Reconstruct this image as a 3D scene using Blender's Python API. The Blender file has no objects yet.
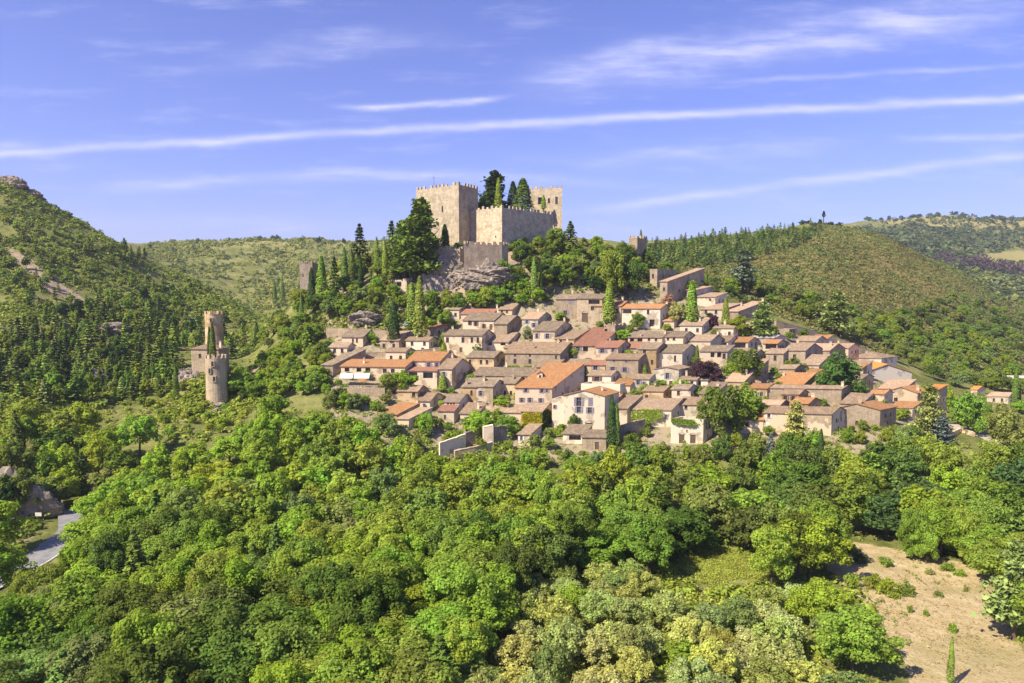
import bpy, math, random
import numpy as np
from collections import Counter
from math import radians as R, sin, cos, tan, atan, atan2, pi

C = bpy.context.scene
COL = C.collection
# ------------------------------------------------------------------ camera, sky, sun, exposure
F, PITCH, CZ = 700.0, R(4.2), 50.0          # focal length in pixels, downward tilt, camera height
cp, sp = cos(PITCH), sin(PITCH)
cam = bpy.data.cameras.new('camera'); cam.sensor_width = 36; cam.lens = F / 1024 * 36
cam.clip_start = 1; cam.clip_end = 20000
camo = bpy.data.objects.new('camera', cam); COL.objects.link(camo)
camo.location = (0, 0, CZ); camo.rotation_euler = (pi / 2 - PITCH, 0, 0)
C.camera = camo
SUN_EL, SUN_AZ = R(45), R(233)
SKY_STRENGTH, SUN_STRENGTH, EXPOSURE = 0.077, 5.0, 0.92
W = bpy.data.worlds.new('World'); C.world = W; W.use_nodes = True
C.view_settings.view_transform = 'Standard'; C.view_settings.look = 'None'
C.view_settings.exposure = EXPOSURE; C.view_settings.gamma = 1
sl = bpy.data.lights.new('sun', 'SUN'); sl.energy = SUN_STRENGTH; sl.angle = R(0.5); sl.color = (1.0, 0.90, 0.69)
so = bpy.data.objects.new('sun', sl); COL.objects.link(so)
so.rotation_euler = (pi / 2 - SUN_EL, 0, pi - SUN_AZ)


class NT:
    """small helper to write node graphs as expressions"""
    def __init__(s, tree): s.t = tree; s.n = tree.nodes; s.l = tree.links
    def new(s, typ, **kw):
        n = s.n.new(typ)
        for k, v in kw.items(): setattr(n, k, v)
        return n
    def put(s, sock, v):
        if hasattr(v, 'is_output'): s.l.new(v, sock)
        elif v is not None: sock.default_value = v
    def m(s, op, a, b=None, c=None, clamp=False):
        n = s.new('ShaderNodeMath', operation=op, use_clamp=clamp)
        for i, v in enumerate((a, b, c)):
            if v is not None: s.put(n.inputs[i], v)
        return n.outputs[0]
    def noise(s, vec, scale, detail=4, rough=.55, out=0):
        n = s.new('ShaderNodeTexNoise'); s.put(n.inputs['Vector'], vec)
        n.inputs['Scale'].default_value = scale; n.inputs['Detail'].default_value = detail
        n.inputs['Roughness'].default_value = rough
        return n.outputs[out]
    def ramp(s, fac, stops):
        n = s.new('ShaderNodeValToRGB'); e = n.color_ramp.elements
        while len(e) < len(stops): e.new(.5)
        for k, (p, c) in zip(e, stops):
            k.position = p; k.color = (*c, 1) if len(c) == 3 else c
        s.put(n.inputs[0], fac); return n.outputs[0]
    def mix(s, fac, a, b, mode='MIX'):
        n = s.new('ShaderNodeMix', data_type='RGBA', blend_type=mode)
        s.put(n.inputs[0], fac)
        for i, v in ((6, a), (7, b)):
            s.put(n.inputs[i], (*v, 1) if isinstance(v, tuple) and len(v) == 3 else v)
        return n.outputs[2]
    def maprange(s, v, a, b, c=0., d=1., smooth=True):
        n = s.new('ShaderNodeMapRange', interpolation_type='SMOOTHSTEP' if smooth else 'LINEAR')
        for i, x in enumerate((v, a, b, c, d)): s.put(n.inputs[i], x)
        return n.outputs[0]


# sky: Nishita, with thin cirrus and old contrails far up (functions of the direction only)
w = NT(W.node_tree); w.n.clear()
sky = w.new('ShaderNodeTexSky', sky_type='NISHITA', sun_disc=False, sun_elevation=SUN_EL, sun_rotation=SUN_AZ,
            altitude=200, air_density=1.0, dust_density=0.6, ozone_density=3.0)
tc = w.new('ShaderNodeTexCoord')
sx = w.new('ShaderNodeSeparateXYZ'); w.put(sx.inputs[0], tc.outputs['Generated'])
ysafe = w.m('MAXIMUM', sx.outputs[1], .05)
T_ = w.m('DIVIDE', sx.outputs[0], ysafe); S_ = w.m('DIVIDE', sx.outputs[2], ysafe)
cv = w.new('ShaderNodeCombineXYZ'); w.put(cv.inputs[0], T_); w.put(cv.inputs[1], S_)
nz = w.noise(cv.outputs[0], 9, 5, .6)
mp = w.new('ShaderNodeMapping'); w.put(mp.inputs[0], cv.outputs[0]); mp.inputs['Scale'].default_value = (2.2, 13, 1); mp.inputs['Rotation'].default_value = (0, 0, R(-9))
streak = w.noise(mp.outputs[0], 3.0, 6, .62)
def sv(v): return tan(atan((341.5 - v) / F) - PITCH)
def tu(u): return (u - 512) / F
def trail(pts, wid, amp, fade=.08, rough=.0, floor=.15):
    t = np.array([tu(p[0]) for p in pts]); s = np.array([sv(p[1]) for p in pts])
    k = np.polyfit(t, s, min(2, len(pts) - 1))
    if len(k) == 2: k = np.array([0, *k])
    f = w.m('MULTIPLY_ADD', w.m('MULTIPLY_ADD', T_, float(k[0]), float(k[1])), T_, float(k[2]))
    f = w.m('MULTIPLY_ADD', w.m('SUBTRACT', nz, .5), .013 + rough, f)
    d = w.m('DIVIDE', w.m('SUBTRACT', S_, f), wid * .92 / F)
    g = w.m('EXPONENT', w.m('MULTIPLY', w.m('MULTIPLY', d, d), -1.0))
    a = w.maprange(T_, float(t[0]) - fade, float(t[0]) + fade); b = w.maprange(T_, float(t[-1]) + fade, float(t[-1]) - fade)
    g = w.m('MULTIPLY', w.m('MULTIPLY', g, a), b)
    return w.m('MULTIPLY', w.m('MULTIPLY', g, amp), w.maprange(streak, .28, .66, floor, 1.))
tr = [trail([(-80, 163), (180, 139), (480, 125), (760, 115), (1100, 94)], 4.4, .60, .1, 0., .55),
      trail([(740, 80), (1100, 61)], 3.0, .32), trail([(560, 78), (780, 42), (990, 8)], 19, .55, .12, .03),
      trail([(355, 107), (430, 105), (495, 98)], 3.2, .75, .05), trail([(120, 189), (420, 175), (600, 181)], 6, .34),
      trail([(600, 209), (800, 182), (1100, 146)], 5, .42, .08, 0., .4), trail([(910, 140), (1100, 132)], 4, .42, .05),
      trail([(-60, 150), (70, 152)], 9, .35, .05, .04), trail([(240, 60), (330, 47), (440, 40)], 12, .2, .1, .04),
      trail([(560, 160), (820, 150)], 10, .22, .12, .03), trail([(0, 225), (330, 222)], 9, .16, .1, .02)]
cl = tr[0]
for k in tr[1:]: cl = w.m('MAXIMUM', cl, k)
veil = w.maprange(streak, .50, .80, 0., .22)
cl = w.m('ADD', cl, veil, clamp=True)
cl = w.m('MULTIPLY', cl, w.maprange(sx.outputs[1], .1, .3))
tint = w.mix(1.0, sky.outputs[0], (.85, .79, 1.36, 1), 'MULTIPLY')
skc = w.mix(cl, tint, (7.0, 6.9, 9.0, 1))
bg = w.new('ShaderNodeBackground'); w.put(bg.inputs[0], skc); bg.inputs[1].default_value = SKY_STRENGTH
wo = w.new('ShaderNodeOutputWorld'); w.l.new(bg.outputs[0], wo.inputs[0])

# ------------------------------------------------------------------ pixel <-> world
def tcol(u, v): return ((u - 512) / F) / (cp + (341.5 - v) / F * sp)
def gz(v):
    y = (341.5 - v) / F
    return (y * cp - sp) / (cp + y * sp)
def at(u, v, Y): return np.array((Y * tcol(u, v), Y, CZ + Y * gz(v)))
def proj(x, y, z):
    z = z - CZ; d = y * cp - z * sp
    return 512 + F * x / d, 341.5 - F * (y * sp + z * cp) / d

# ------------------------------------------------------------------ noise
def vnoise(x, y, seed=0):
    xi = np.floor(x).astype(np.int64); yi = np.floor(y).astype(np.int64)
    fx = x - xi; fy = y - yi; fx = fx * fx * (3 - 2 * fx); fy = fy * fy * (3 - 2 * fy)
    def h(a, b):
        n = (a * 374761393 + b * 668265263 + seed * 1442695041) & 0x7fffffff
        n = ((n ^ (n >> 13)) * 1274126177) & 0x7fffffff
        return ((n ^ (n >> 16)) & 0xffff) / 65535.0
    return (h(xi, yi) * (1 - fx) + h(xi + 1, yi) * fx) * (1 - fy) + (h(xi, yi + 1) * (1 - fx) + h(xi + 1, yi + 1) * fx) * fy
def fbm(x, y, seed=0, o=4):
    s = 0; a = .5; f = 1.
    for i in range(o): s = s + a * vnoise(x * f, y * f, seed + i); a *= .5; f *= 2.03
    return s

# ------------------------------------------------------------------ terrain
# per azimuth column: knots (distance, image row of the ground) - heights of real ground at real distances
N0 = [(8, -47.), (40, -50.), (170, -50.)]
COLS = {
 -500: [(120, -50.), (180, -30.), (250, 20.), (450, 110.), (800, 130.), (1500, 60.), (6000, 0.)],
 -200: [(130, -50.), (175, -36.), (250, 360), (330, 290), (430, 150), (600, 140), (1000, 230), (1500, 236), (6000, 285)],
 0:    [(138, -52.), (158, -50.), (166, 470), (215, 402), (300, 334), (380, 262), (455, 170), (600, 215), (1000, 236), (1500, 240), (6000, 285)],
 40:   [(138, -52.), (164, -51.), (176, 468), (220, 404), (300, 338), (380, 272), (458, 190), (600, 225), (1000, 236), (1500, 240), (6000, 285)],
 80:   [(150, -51.), (180, -49.), (222, 408), (300, 350), (380, 290), (462, 215), (600, 240), (1000, 238), (1500, 242), (6000, 285)],
 120:  [(160, -50.), (225, 408), (310, 350), (390, 298), (462, 240), (600, 262), (1000, 242), (1500, 246), (6000, 285)],
 160:  [(160, -50.), (205, 430), (230, 400), (320, 348), (400, 308), (505, 262), (560, 275), (680, 292), (1000, 247), (1400, 246), (6000, 285)],
 190:  [(160, -50.), (200, 430), (222, 408), (232, 380), (250, 372), (320, 350), (400, 318), (500, 276), (560, 296), (700, 300), (1050, 244), (1400, 245), (6000, 285)],
 220:  [(160, -50.), (196, 436), (214, 422), (227, 408), (233, 376), (244, 371), (262, 374), (330, 352), (470, 292), (540, 305), (700, 306), (1080, 243), (1400, 244), (6000, 285)],
 260:  [(160, -50.), (190, 440), (220, 405), (245, 384), (290, 362), (340, 342), (450, 322), (560, 325), (800, 290), (1100, 241), (1400, 243), (6000, 285)],
 300:  [(165, -50.), (190, 440), (215, 405), (245, 370), (275, 335), (300, 306), (318, 288), (350, 300), (480, 320), (800, 290), (1120, 240), (1500, 243), (6000, 285)],
 340:  [(170, -50.), (198, 430), (215, 402), (240, 366), (262, 338), (275, 320), (290, 296), (304, 276), (325, 262), (350, 268), (450, 310), (800, 290), (1120, 240), (1500, 243), (6000, 285)],
 400:  [(175, -50.), (200, 440), (215, 408), (245, 364), (264, 338), (278, 312), (288, 292), (298, 270), (310, 252), (330, 246), (380, 280), (600, 300), (1150, 240), (1500, 243), (6000, 285)],
 440:  [(180, -50.), (198, 453), (220, 412), (245, 368), (270, 328), (282, 303), (289, 288), (295, 262), (302, 243), (330, 238), (380, 270), (600, 300), (1150, 242), (1500, 244), (6000, 285)],
 480:  [(184, -49.5), (198, 453), (221, 411), (248, 364), (273, 320), (283, 300), (290, 282), (294, 262), (300, 243), (330, 236), (380, 262), (600, 300), (1150, 242), (1500, 244), (6000, 285)],
 530:  [(186, -49.5), (200, 449), (222, 410), (250, 360), (275, 314), (285, 294), (294, 268), (304, 246), (330, 236), (370, 245), (600, 300), (1200, 238), (1500, 242), (6000, 285)],
 580:  [(186, -49.5), (200, 448), (222, 410), (250, 360), (275, 320), (286, 302), (299, 268), (318, 246), (345, 240), (400, 258), (600, 280), (1200, 236), (1500, 242), (6000, 285)],
 640:  [(186, -49.5), (200, 446), (223, 408), (250, 358), (276, 318), (290, 300), (306, 278), (330, 262), (360, 258), (420, 272), (600, 256), (820, 240), (1000, 242), (1500, 250), (6000, 285)],
 700:  [(186, -49.5), (200, 443), (226, 402), (250, 358), (276, 318), (296, 297), (312, 288), (350, 284), (420, 276), (520, 260), (670, 238), (760, 236), (1000, 250), (1500, 250), (6000, 285)],
 760:  [(188, -49.5), (200, 441), (226, 402), (250, 366), (275, 332), (300, 316), (330, 306), (380, 290), (460, 268), (590, 243), (690, 232), (760, 236), (1000, 250), (1500, 250), (6000, 285)],
 820:  [(188, -49.5), (200, 440), (226, 406), (252, 376), (275, 354), (300, 341), (350, 318), (450, 276), (590, 240), (690, 222), (760, 226), (1000, 250), (1900, 224), (2300, 235), (6000, 285)],
 880:  [(186, -49.), (200, 438), (228, 408), (258, 386), (290, 370), (340, 350), (450, 303), (590, 257), (700, 235), (780, 240), (1000, 268), (1300, 254), (1900, 219), (2300, 232), (6000, 285)],
 950:  [(180, -49.), (196, 452), (212, 434), (240, 420), (290, 400), (350, 374), (450, 336), (590, 291), (720, 266), (900, 286), (1100, 276), (1500, 240), (1900, 215), (2300, 230), (6000, 285)],
 1024: [(176, -49.), (194, 458), (215, 438), (250, 424), (300, 404), (360, 384), (480, 350), (650, 326), (900, 308), (1150, 285), (1500, 250), (1900, 218), (2300, 230), (6000, 285)],
 1250: [(180, -48.), (220, 430), (300, 395), (400, 372), (650, 326), (900, 300), (1300, 262), (1900, 208), (2300, 220), (6000, 285)],
 1600: [(180, -47.), (300, -38.), (600, 0.), (1200, 60.), (2500, 150.), (6000, 60.)],
}
MT, NY = 381, 470
TT = np.linspace(-1.55, 1.55, MT); LY = np.linspace(math.log(8), math.log(6000), NY); YY = np.exp(LY)
cks = sorted(COLS); ct = np.array([tu(c) for c in cks]); cz_ = []
for c in cks:
    ks = N0[:2] + COLS[c]
    cz_.append(np.interp(YY, [k[0] for k in ks], [k[1] if isinstance(k[1], float) else k[0] * gz(k[1]) for k in ks]))
cz_ = np.array(cz_)
Z = np.array([np.interp(TT, ct, cz_[:, j]) for j in range(NY)]).T          # [t, Y], relative to the camera
def blur(a, s, ax):
    k = int(3 * s) + 1; x = np.arange(-k, k + 1); g = np.exp(-x * x / (2 * s * s)); g /= g.sum()
    p = np.pad(a, [(k, k) if i == ax else (0, 0) for i in range(2)], mode='edge')
    return sum(g[i] * np.take(p, np.arange(i, i + a.shape[ax]), axis=ax) for i in range(2 * k + 1))
Z = blur(blur(Z, 2.0, 0), 1.6, 1)
GX = TT[:, None] * YY[None, :]; GY = np.repeat(YY[None, :], MT, 0)
far = np.clip((GY - 290) / 400, 0, 1); rough = np.clip((GY - 60) / 200, 0.1, 1)
cu = TT[:, None] * F + 512 + 0 * GY
vill = np.clip(1 - np.abs(cu - 620) / 330, 0, 1) > 0.02
vill = vill & (GY > 190) & (GY < 335)
Z = Z + (fbm(GX / 60, GY / 60, 3) - .47) * 14 * far + (fbm(GX / 17, GY / 17, 9) - .47) * np.where(vill, 1.2, 4.5) * rough
Z = Z + (fbm(GX / 260, GY / 260, 5, 3) - .44) * 40 * np.clip((GY - 900) / 900, 0, 1)
Z = Z + CZ
def height(x, y):
    x = np.asarray(x, float); y = np.maximum(np.asarray(y, float), 8.1)
    a = np.clip((x / y - TT[0]) / (TT[1] - TT[0]), 0, MT - 1.001); b = np.clip((np.log(y) - LY[0]) / (LY[1] - LY[0]), 0, NY - 1.001)
    i = a.astype(int); j = b.astype(int); fa = a - i; fb = b - j
    return (Z[i, j] * (1 - fa) + Z[i + 1, j] * fa) * (1 - fb) + (Z[i, j + 1] * (1 - fa) + Z[i + 1, j + 1] * fa) * fb
def hit(u, v, y0=60, y1=2500):
    """ground point seen at a pixel of the layout"""
    ys = np.exp(np.linspace(math.log(y0), math.log(y1), 1500))
    xs = ys * tcol(u, v); zs = CZ + ys * gz(v); hh = height(xs, ys)
    k = np.argmax(hh >= zs)
    if hh[k] < zs[k]: k = len(ys) - 1
    return np.array((xs[k], ys[k], hh[k]))
def inpoly(u, v, poly):
    u = np.asarray(u, float); v = np.asarray(v, float); r = np.zeros(u.shape, bool); n = len(poly)
    for i in range(n):
        x1, y1 = poly[i]; x2, y2 = poly[(i + 1) % n]
        r ^= ((y1 > v) != (y2 > v)) & (u < (x2 - x1) * (v - y1) / ((y2 - y1) + 1e-9) + x1)
    return r

# ------------------------------------------------------------------ objects
def tag(o, label=None, cat=None, group=None, kind=None):
    if label: o['label'] = label
    if cat: o['category'] = cat
    if group: o['group'] = group
    if kind: o['kind'] = kind
    return o
def empty(name, loc, label, cat, group=None):
    o = bpy.data.objects.new(name, None); COL.objects.link(o); o.location = loc; o.empty_display_size = .3
    return tag(o, label, cat, group)
def newobj(name, me, parent=None, loc=None):
    o = bpy.data.objects.new(name, me); COL.objects.link(o)
    if parent: o.parent = parent
    if loc is not None: o.location = loc
    return o
class MB:
    def __init__(s): s.v = []; s.f = []; s.uv = []
    def poly(s, pts, uv=None):
        n = len(s.v); s.v += [tuple(map(float, p)) for p in pts]; s.f.append(tuple(range(n, n + len(pts))))
        s.uv += uv if uv else [(float(p[0]), float(p[2])) for p in pts]
    def prism(s, quad, down):
        """slab: polygon + its copy moved by 'down' (a vector), closed"""
        q = [np.array(p, float) for p in quad]; d = np.array(down, float)
        e = q[1] - q[0]; L = np.linalg.norm(e) + 1e-6; e = e / L
        n = np.cross(e, q[-1] - q[0]); g = np.cross(n, e); g = g / (np.linalg.norm(g) + 1e-6)
        uv = [(float(np.dot(p - q[0], e)), float(np.dot(p - q[0], g))) for p in q]
        s.poly(q, uv); s.poly([p + d for p in q[::-1]], uv[::-1])
        for i in range(len(q)):
            a, b = q[i], q[(i + 1) % len(q)]; s.poly([a, a + d, b + d, b], [uv[i], uv[i], uv[(i + 1) % len(q)], uv[(i + 1) % len(q)]])
    def box(s, o, ex, ey, ez):
        o, ex, ey, ez = (np.array(a, float) for a in (o, ex, ey, ez)); s.prism([o + ez, o + ez + ex, o + ez + ex + ey, o + ez + ey], -ez)
    def cyl(s, p, r0, h, n=10, r1=None, d=None):
        p = np.array(p, float); r1 = r0 if r1 is None else r1
        d = np.array((0, 0, h), float) if d is None else np.array(d, float)
        ax = d / np.linalg.norm(d); a = np.cross(ax, (1, 0, 0.01) if abs(ax[0]) < .8 else (0, 1, 0)); a /= np.linalg.norm(a); b = np.cross(ax, a)
        A = [p + (a * cos(t) + b * sin(t)) * r0 for t in np.linspace(0, 2 * pi, n, False)]
        B = [p + d + (a * cos(t) + b * sin(t)) * r1 for t in np.linspace(0, 2 * pi, n, False)]
        for i in range(n):
            j = (i + 1) % n; s.poly([A[i], A[j], B[j], B[i]])
        s.poly(B); s.poly(A[::-1])
    def build(s, name, mat, parent=None, loc=None, smooth=False):
        me = bpy.data.meshes.new(name); me.from_pydata(s.v, [], s.f)
        l = me.uv_layers.new(name='UVMap'); l.data.foreach_set('uv', np.array(s.uv, np.float32).ravel())
        me.materials.append(mat)
        if smooth: me.polygons.foreach_set('use_smooth', [True] * len(me.polygons))
        me.validate(); me.update()
        return newobj(name, me, parent, loc)

# ------------------------------------------------------------------ materials
def mat(name):
    m = bpy.data.materials.new(name); m.use_nodes = True; m.node_tree.nodes.clear(); t = NT(m.node_tree)
    o = t.new('ShaderNodeOutputMaterial'); return m, t, o
def principled(t, o, col, rough=.9, bump=None, strength=.4, dist=.1, spec=.2):
    b = t.new('ShaderNodeBsdfPrincipled'); t.put(b.inputs['Base Color'], (*col, 1) if isinstance(col, tuple) and len(col) == 3 else col)
    t.put(b.inputs['Roughness'], rough); b.inputs['Specular IOR Level'].default_value = spec
    if bump is not None:
        bn = t.new('ShaderNodeBump'); bn.inputs['Strength'].default_value = strength; bn.inputs['Distance'].default_value = dist
        t.put(bn.inputs['Height'], bump); t.l.new(bn.outputs[0], b.inputs['Normal'])
    t.l.new(b.outputs[0], o.inputs[0]); return b
def plain(name, col, rough=.8, spec=.3):
    m, t, o = mat(name); tcx = t.new('ShaderNodeTexCoord')
    n = t.noise(tcx.outputs['Object'], 1.5, 3)
    principled(t, o, t.mix(t.maprange(n, .3, .7), tuple(c * .8 for c in col), tuple(min(1, c * 1.12) for c in col)), rough, spec=spec); return m
def objvec(t):
    tcx = t.new('ShaderNodeTexCoord'); oi = t.new('ShaderNodeObjectInfo')
    va = t.new('ShaderNodeVectorMath', operation='ADD'); t.l.new(tcx.outputs['Object'], va.inputs[0])
    cb = t.new('ShaderNodeCombineXYZ'); r = t.m('MULTIPLY', oi.outputs['Random'], 37.)
    for i in range(3): t.put(cb.inputs[i], r)
    t.l.new(cb.outputs[0], va.inputs[1]); return va.outputs[0], oi.outputs['Random']
def stone(name, a, b, mortar, cell=2.2, plaster=0.):
    """rubble masonry: stones of two tones in mortar, weather stains, optional plaster patches"""
    m, t, o = mat(name); vec, rnd = objvec(t)
    mp = t.new('ShaderNodeMapping'); t.put(mp.inputs[0], vec); mp.inputs['Scale'].default_value = (1, 1, 1.7)
    vo = t.new('ShaderNodeTexVoronoi'); t.put(vo.inputs['Vector'], mp.outputs[0]); vo.inputs['Scale'].default_value = cell
    ve = t.new('ShaderNodeTexVoronoi', feature='DISTANCE_TO_EDGE'); t.put(ve.inputs['Vector'], mp.outputs[0]); ve.inputs['Scale'].default_value = cell
    sc = t.new('ShaderNodeSeparateColor'); t.put(sc.inputs[0], vo.outputs['Color'])
    big = t.noise(vec, .35, 5, .6); med = t.noise(vec, 1.6, 5, .65)
    c = t.mix(sc.outputs[0], a, b)
    c = t.mix(t.maprange(ve.outputs['Distance'], .0, .10, .75, 0.), c, mortar)
    c = t.mix(t.maprange(med, .50, .72, 0., .65), c, tuple(x * .48 for x in a))
    c = t.mix(t.maprange(big, .40, .68, 0., .6), c, tuple(x * .62 for x in b))
    mpz = t.new('ShaderNodeMapping'); t.put(mpz.inputs[0], vec); mpz.inputs['Scale'].default_value = (1.6, 1.6, .14)
    c = t.mix(t.maprange(t.noise(mpz.outputs[0], 1.3, 4, .6), .50, .70, 0., .5), c, tuple(x * .4 for x in a))
    if plaster > 0:
        c = t.mix(t.maprange(t.noise(vec, .28, 3), .58 - plaster * .3, .64 - plaster * .3), c, t.mix(med, mortar, tuple(min(1, x * 1.2) for x in mortar)))
    hsv = t.new('ShaderNodeHueSaturation'); t.put(hsv.inputs['Color'], c); t.put(hsv.inputs['Value'], t.maprange(rnd, 0., 1., .82, 1.14, False))
    principled(t, o, hsv.outputs[0], .95, t.m('ADD', ve.outputs['Distance'], t.m('MULTIPLY', med, .6)), .5, .12); return m
def tiles(name, a, b, lichen, amount=.5):
    """canal tiles: ribs down the slope, staggered rows, tile-to-tile variation, lichen and dust patches"""
    m, t, o = mat(name); vec, rnd = objvec(t); uv = t.new('ShaderNodeUVMap')
    su = t.new('ShaderNodeSeparateXYZ'); t.l.new(uv.outputs[0], su.inputs[0])
    rib = t.m('ABSOLUTE', t.m('SINE', t.m('MULTIPLY', su.outputs[0], pi / .34)))
    row = t.m('FRACT', t.m('MULTIPLY', su.outputs[1], 1 / .55))
    cell = t.new('ShaderNodeCombineXYZ'); t.put(cell.inputs[0], t.m('FLOOR', t.m('MULTIPLY', su.outputs[0], 1 / .34))); t.put(cell.inputs[1], t.m('FLOOR', t.m('MULTIPLY', su.outputs[1], 1 / .55))); t.put(cell.inputs[2], t.m('MULTIPLY', rnd, 91.))
    wn = t.new('ShaderNodeTexWhiteNoise'); t.l.new(cell.outputs[0], wn.inputs[0])
    big = t.noise(vec, .75, 5, .7); fine = t.noise(vec, 3.2, 4, .7)
    c = t.mix(wn.outputs['Value'], a, b)
    c = t.mix(t.maprange(big, .62 - amount * .3, .72 - amount * .12, 0., .85), c, lichen)
    c = t.mix(t.maprange(fine, .46, .70, 0., .65), c, tuple(x * .42 for x in a))
    c = t.mix(t.maprange(rib, .0, .35, .6, 0.), c, tuple(x * .3 for x in a))
    hsv = t.new('ShaderNodeHueSaturation'); t.put(hsv.inputs['Color'], c); t.put(hsv.inputs['Value'], t.maprange(rnd, 0., 1., .84, 1.14, False))
    principled(t, o, hsv.outputs[0], .92, t.m('ADD', rib, t.m('MULTIPLY', row, .35)), .6, .12); return m
MW = {'cream': stone('cream_masonry', (.52, .40, .25), (.44, .33, .20), (.60, .48, .33), 2.2, .5),
      'white': stone('pale_plaster', (.55, .46, .33), (.46, .38, .27), (.60, .515, .38), 1.8, .6),
      'stone': stone('rubble_stone', (.50, .39, .26), (.37, .28, .185), (.52, .42, .29), 2.0),
      'ochre': stone('ochre_masonry', (.52, .36, .17), (.42, .29, .15), (.52, .39, .23), 2.2, .3),
      'pink': stone('pink_plaster', (.57, .46, .32), (.48, .38, .26), (.61, .50, .36), 1.8, .6),
      'grey': stone('grey_render', (.42, .37, .30), (.36, .315, .255), (.47, .42, .345), 2.0, .6),
      'castle': stone('castle_stone', (.58, .48, .335), (.40, .32, .22), (.56, .47, .34), 1.0),
      'dark': stone('dark_stone', (.29, .235, .18), (.21, .17, .13), (.33, .27, .21), 1.2)}  # dark tone; on the terrace yard walls and roadside cliff it stands for shade
MR = {'brown': tiles('brown_tiles', (.31, .21, .13), (.21, .145, .095), (.36, .27, .18), .5),
      'grey': tiles('grey_tiles', (.27, .20, .135), (.19, .145, .10), (.35, .275, .195), .6),
      'tan': tiles('tan_tiles', (.36, .25, .165), (.26, .18, .12), (.42, .33, .23), .5),
      'orange': tiles('orange_tiles', (.46, .22, .085), (.34, .165, .075), (.40, .27, .16), .5),
      'bright': tiles('new_orange_tiles', (.62, .27, .065), (.52, .22, .06), (.46, .25, .11), .1),
      'rust': tiles('rust_tiles', (.44, .215, .085), (.32, .15, .07), (.40, .26, .13), .5),
      'red': tiles('red_tiles', (.35, .165, .105), (.25, .12, .08), (.34, .215, .15), .45),
      'pink': tiles('pink_tiles', (.46, .31, .20), (.36, .24, .155), (.48, .37, .26), .5),
      'pale': tiles('pale_tiles', (.48, .44, .40), (.40, .37, .34), (.52, .48, .44), .4)}
M_PANE = plain('window_glass', (.035, .038, .05), .25, .5); M_DOOR = plain('old_wood', (.13, .085, .06)); M_DARK = plain('dark_metal', (.05, .05, .055), .5)
M_SH = {'grey': plain('grey_shutter', (.30, .28, .30)), 'brown': plain('brown_shutter', (.17, .10, .075)), 'lilac': plain('lilac_shutter', (.25, .205, .25)), 'white': plain('white_frame', (.7, .68, .64)), 'none': MW['cream']}
M_WHITE = plain('white_canvas', (.62, .58, .48), .8); M_TEAL = plain('teal_canvas', (.08, .36, .33)); M_RED = plain('orange_canvas', (.62, .14, .05))
M_BARK = plain('bark', (.115, .085, .06), .95, .1); M_PALEBARK = plain('dead_pale_wood', (.36, .31, .27), .95, .1)
def foliage(name, trans=.30, var=.5):
    """leaf material: the tree's own colour (object colour), varied per leaf and per clump"""
    m, t, o = mat(name); oi = t.new('ShaderNodeObjectInfo'); g = t.new('ShaderNodeNewGeometry'); tcx = t.new('ShaderNodeTexCoord')
    h = t.new('ShaderNodeHueSaturation'); t.put(h.inputs['Color'], oi.outputs['Color'])
    n = t.noise(tcx.outputs['Object'], .45, 2)
    v = t.m('ADD', t.maprange(g.outputs['Random Per Island'], 0., 1., 1 - var, 1 + var, False), t.maprange(n, .3, .7, -.22, .22))
    t.put(h.inputs['Value'], v); t.put(h.inputs['Hue'], t.maprange(n, .25, .75, .492, .518, False))
    d = t.new('ShaderNodeBsdfDiffuse'); tl = t.new('ShaderNodeBsdfTranslucent'); mx = t.new('ShaderNodeMixShader'); mx.inputs[0].default_value = trans
    t.l.new(h.outputs[0], d.inputs[0]); t.l.new(t.mix(1., h.outputs[0], (1.25, 1.2, .6, 1), 'MULTIPLY'), tl.inputs[0])
    t.l.new(d.outputs[0], mx.inputs[1]); t.l.new(tl.outputs[0], mx.inputs[2]); t.l.new(mx.outputs[0], o.inputs[0]); return m
M_LEAF = foliage('leaves', .5, .34); M_NEEDLE = foliage('needles', .2, .4); M_SCRUB = foliage('scrub_leaves', .34, .34)

# ------------------------------------------------------------------ ground sheet with zones
gu, gv = proj(GX, GY, Z)
def zone(poly, y0, y1, soft=1.0):
    a = inpoly(gu, gv, poly) & (GY > y0) & (GY < y1); return blur(blur(a.astype(float), soft, 0), soft, 1)
FIELD = [(806, 546), (850, 541), (915, 552), (988, 568), (1008, 600), (1040, 700), (1040, 760), (925, 760), (905, 660), (872, 610), (838, 580)]
dry = zone(FIELD, 60, 160, .8)
mead = np.maximum(zone([(672, 560), (720, 552), (775, 558), (768, 580), (700, 584)], 60, 160, .8), zone([(985, 466), (1060, 458), (1060, 486), (1000, 488)], 100, 230, .8))
brown = zone([(690, 300), (740, 262), (800, 232), (870, 240), (1000, 330), (960, 352), (880, 320), (800, 300)], 330, 900, 3)
town = ((cu > 325) & (cu < 950) & (GY > 193) & (GY < 300)).astype(float); town = blur(blur(town, 3, 0), 2, 1)
rock = np.maximum.reduce([zone([(4, 244), (24, 252), (50, 275), (90, 301), (84, 308), (44, 288), (10, 258)], 200, 600, .8),
       zone([(418, 258), (470, 240), (520, 246), (520, 276), (480, 290), (452, 300), (425, 292)], 270, 330, .8),
       zone([(-60, 440), (30, 452), (48, 500), (38, 545), (-60, 570)], 100, 200, .8) * .45,
       zone([(180, 392), (208, 400), (236, 408), (215, 440), (175, 450), (150, 425), (160, 395)], 180, 260, .8) * .35])
yel = np.maximum(zone([(975, 255), (1060, 246), (1060, 275), (1000, 272)], 900, 2500, 1.5), zone([(860, 222), (930, 214), (1060, 220), (1060, 232), (940, 228)], 1300, 2600, 1.5) * .8)
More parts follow.
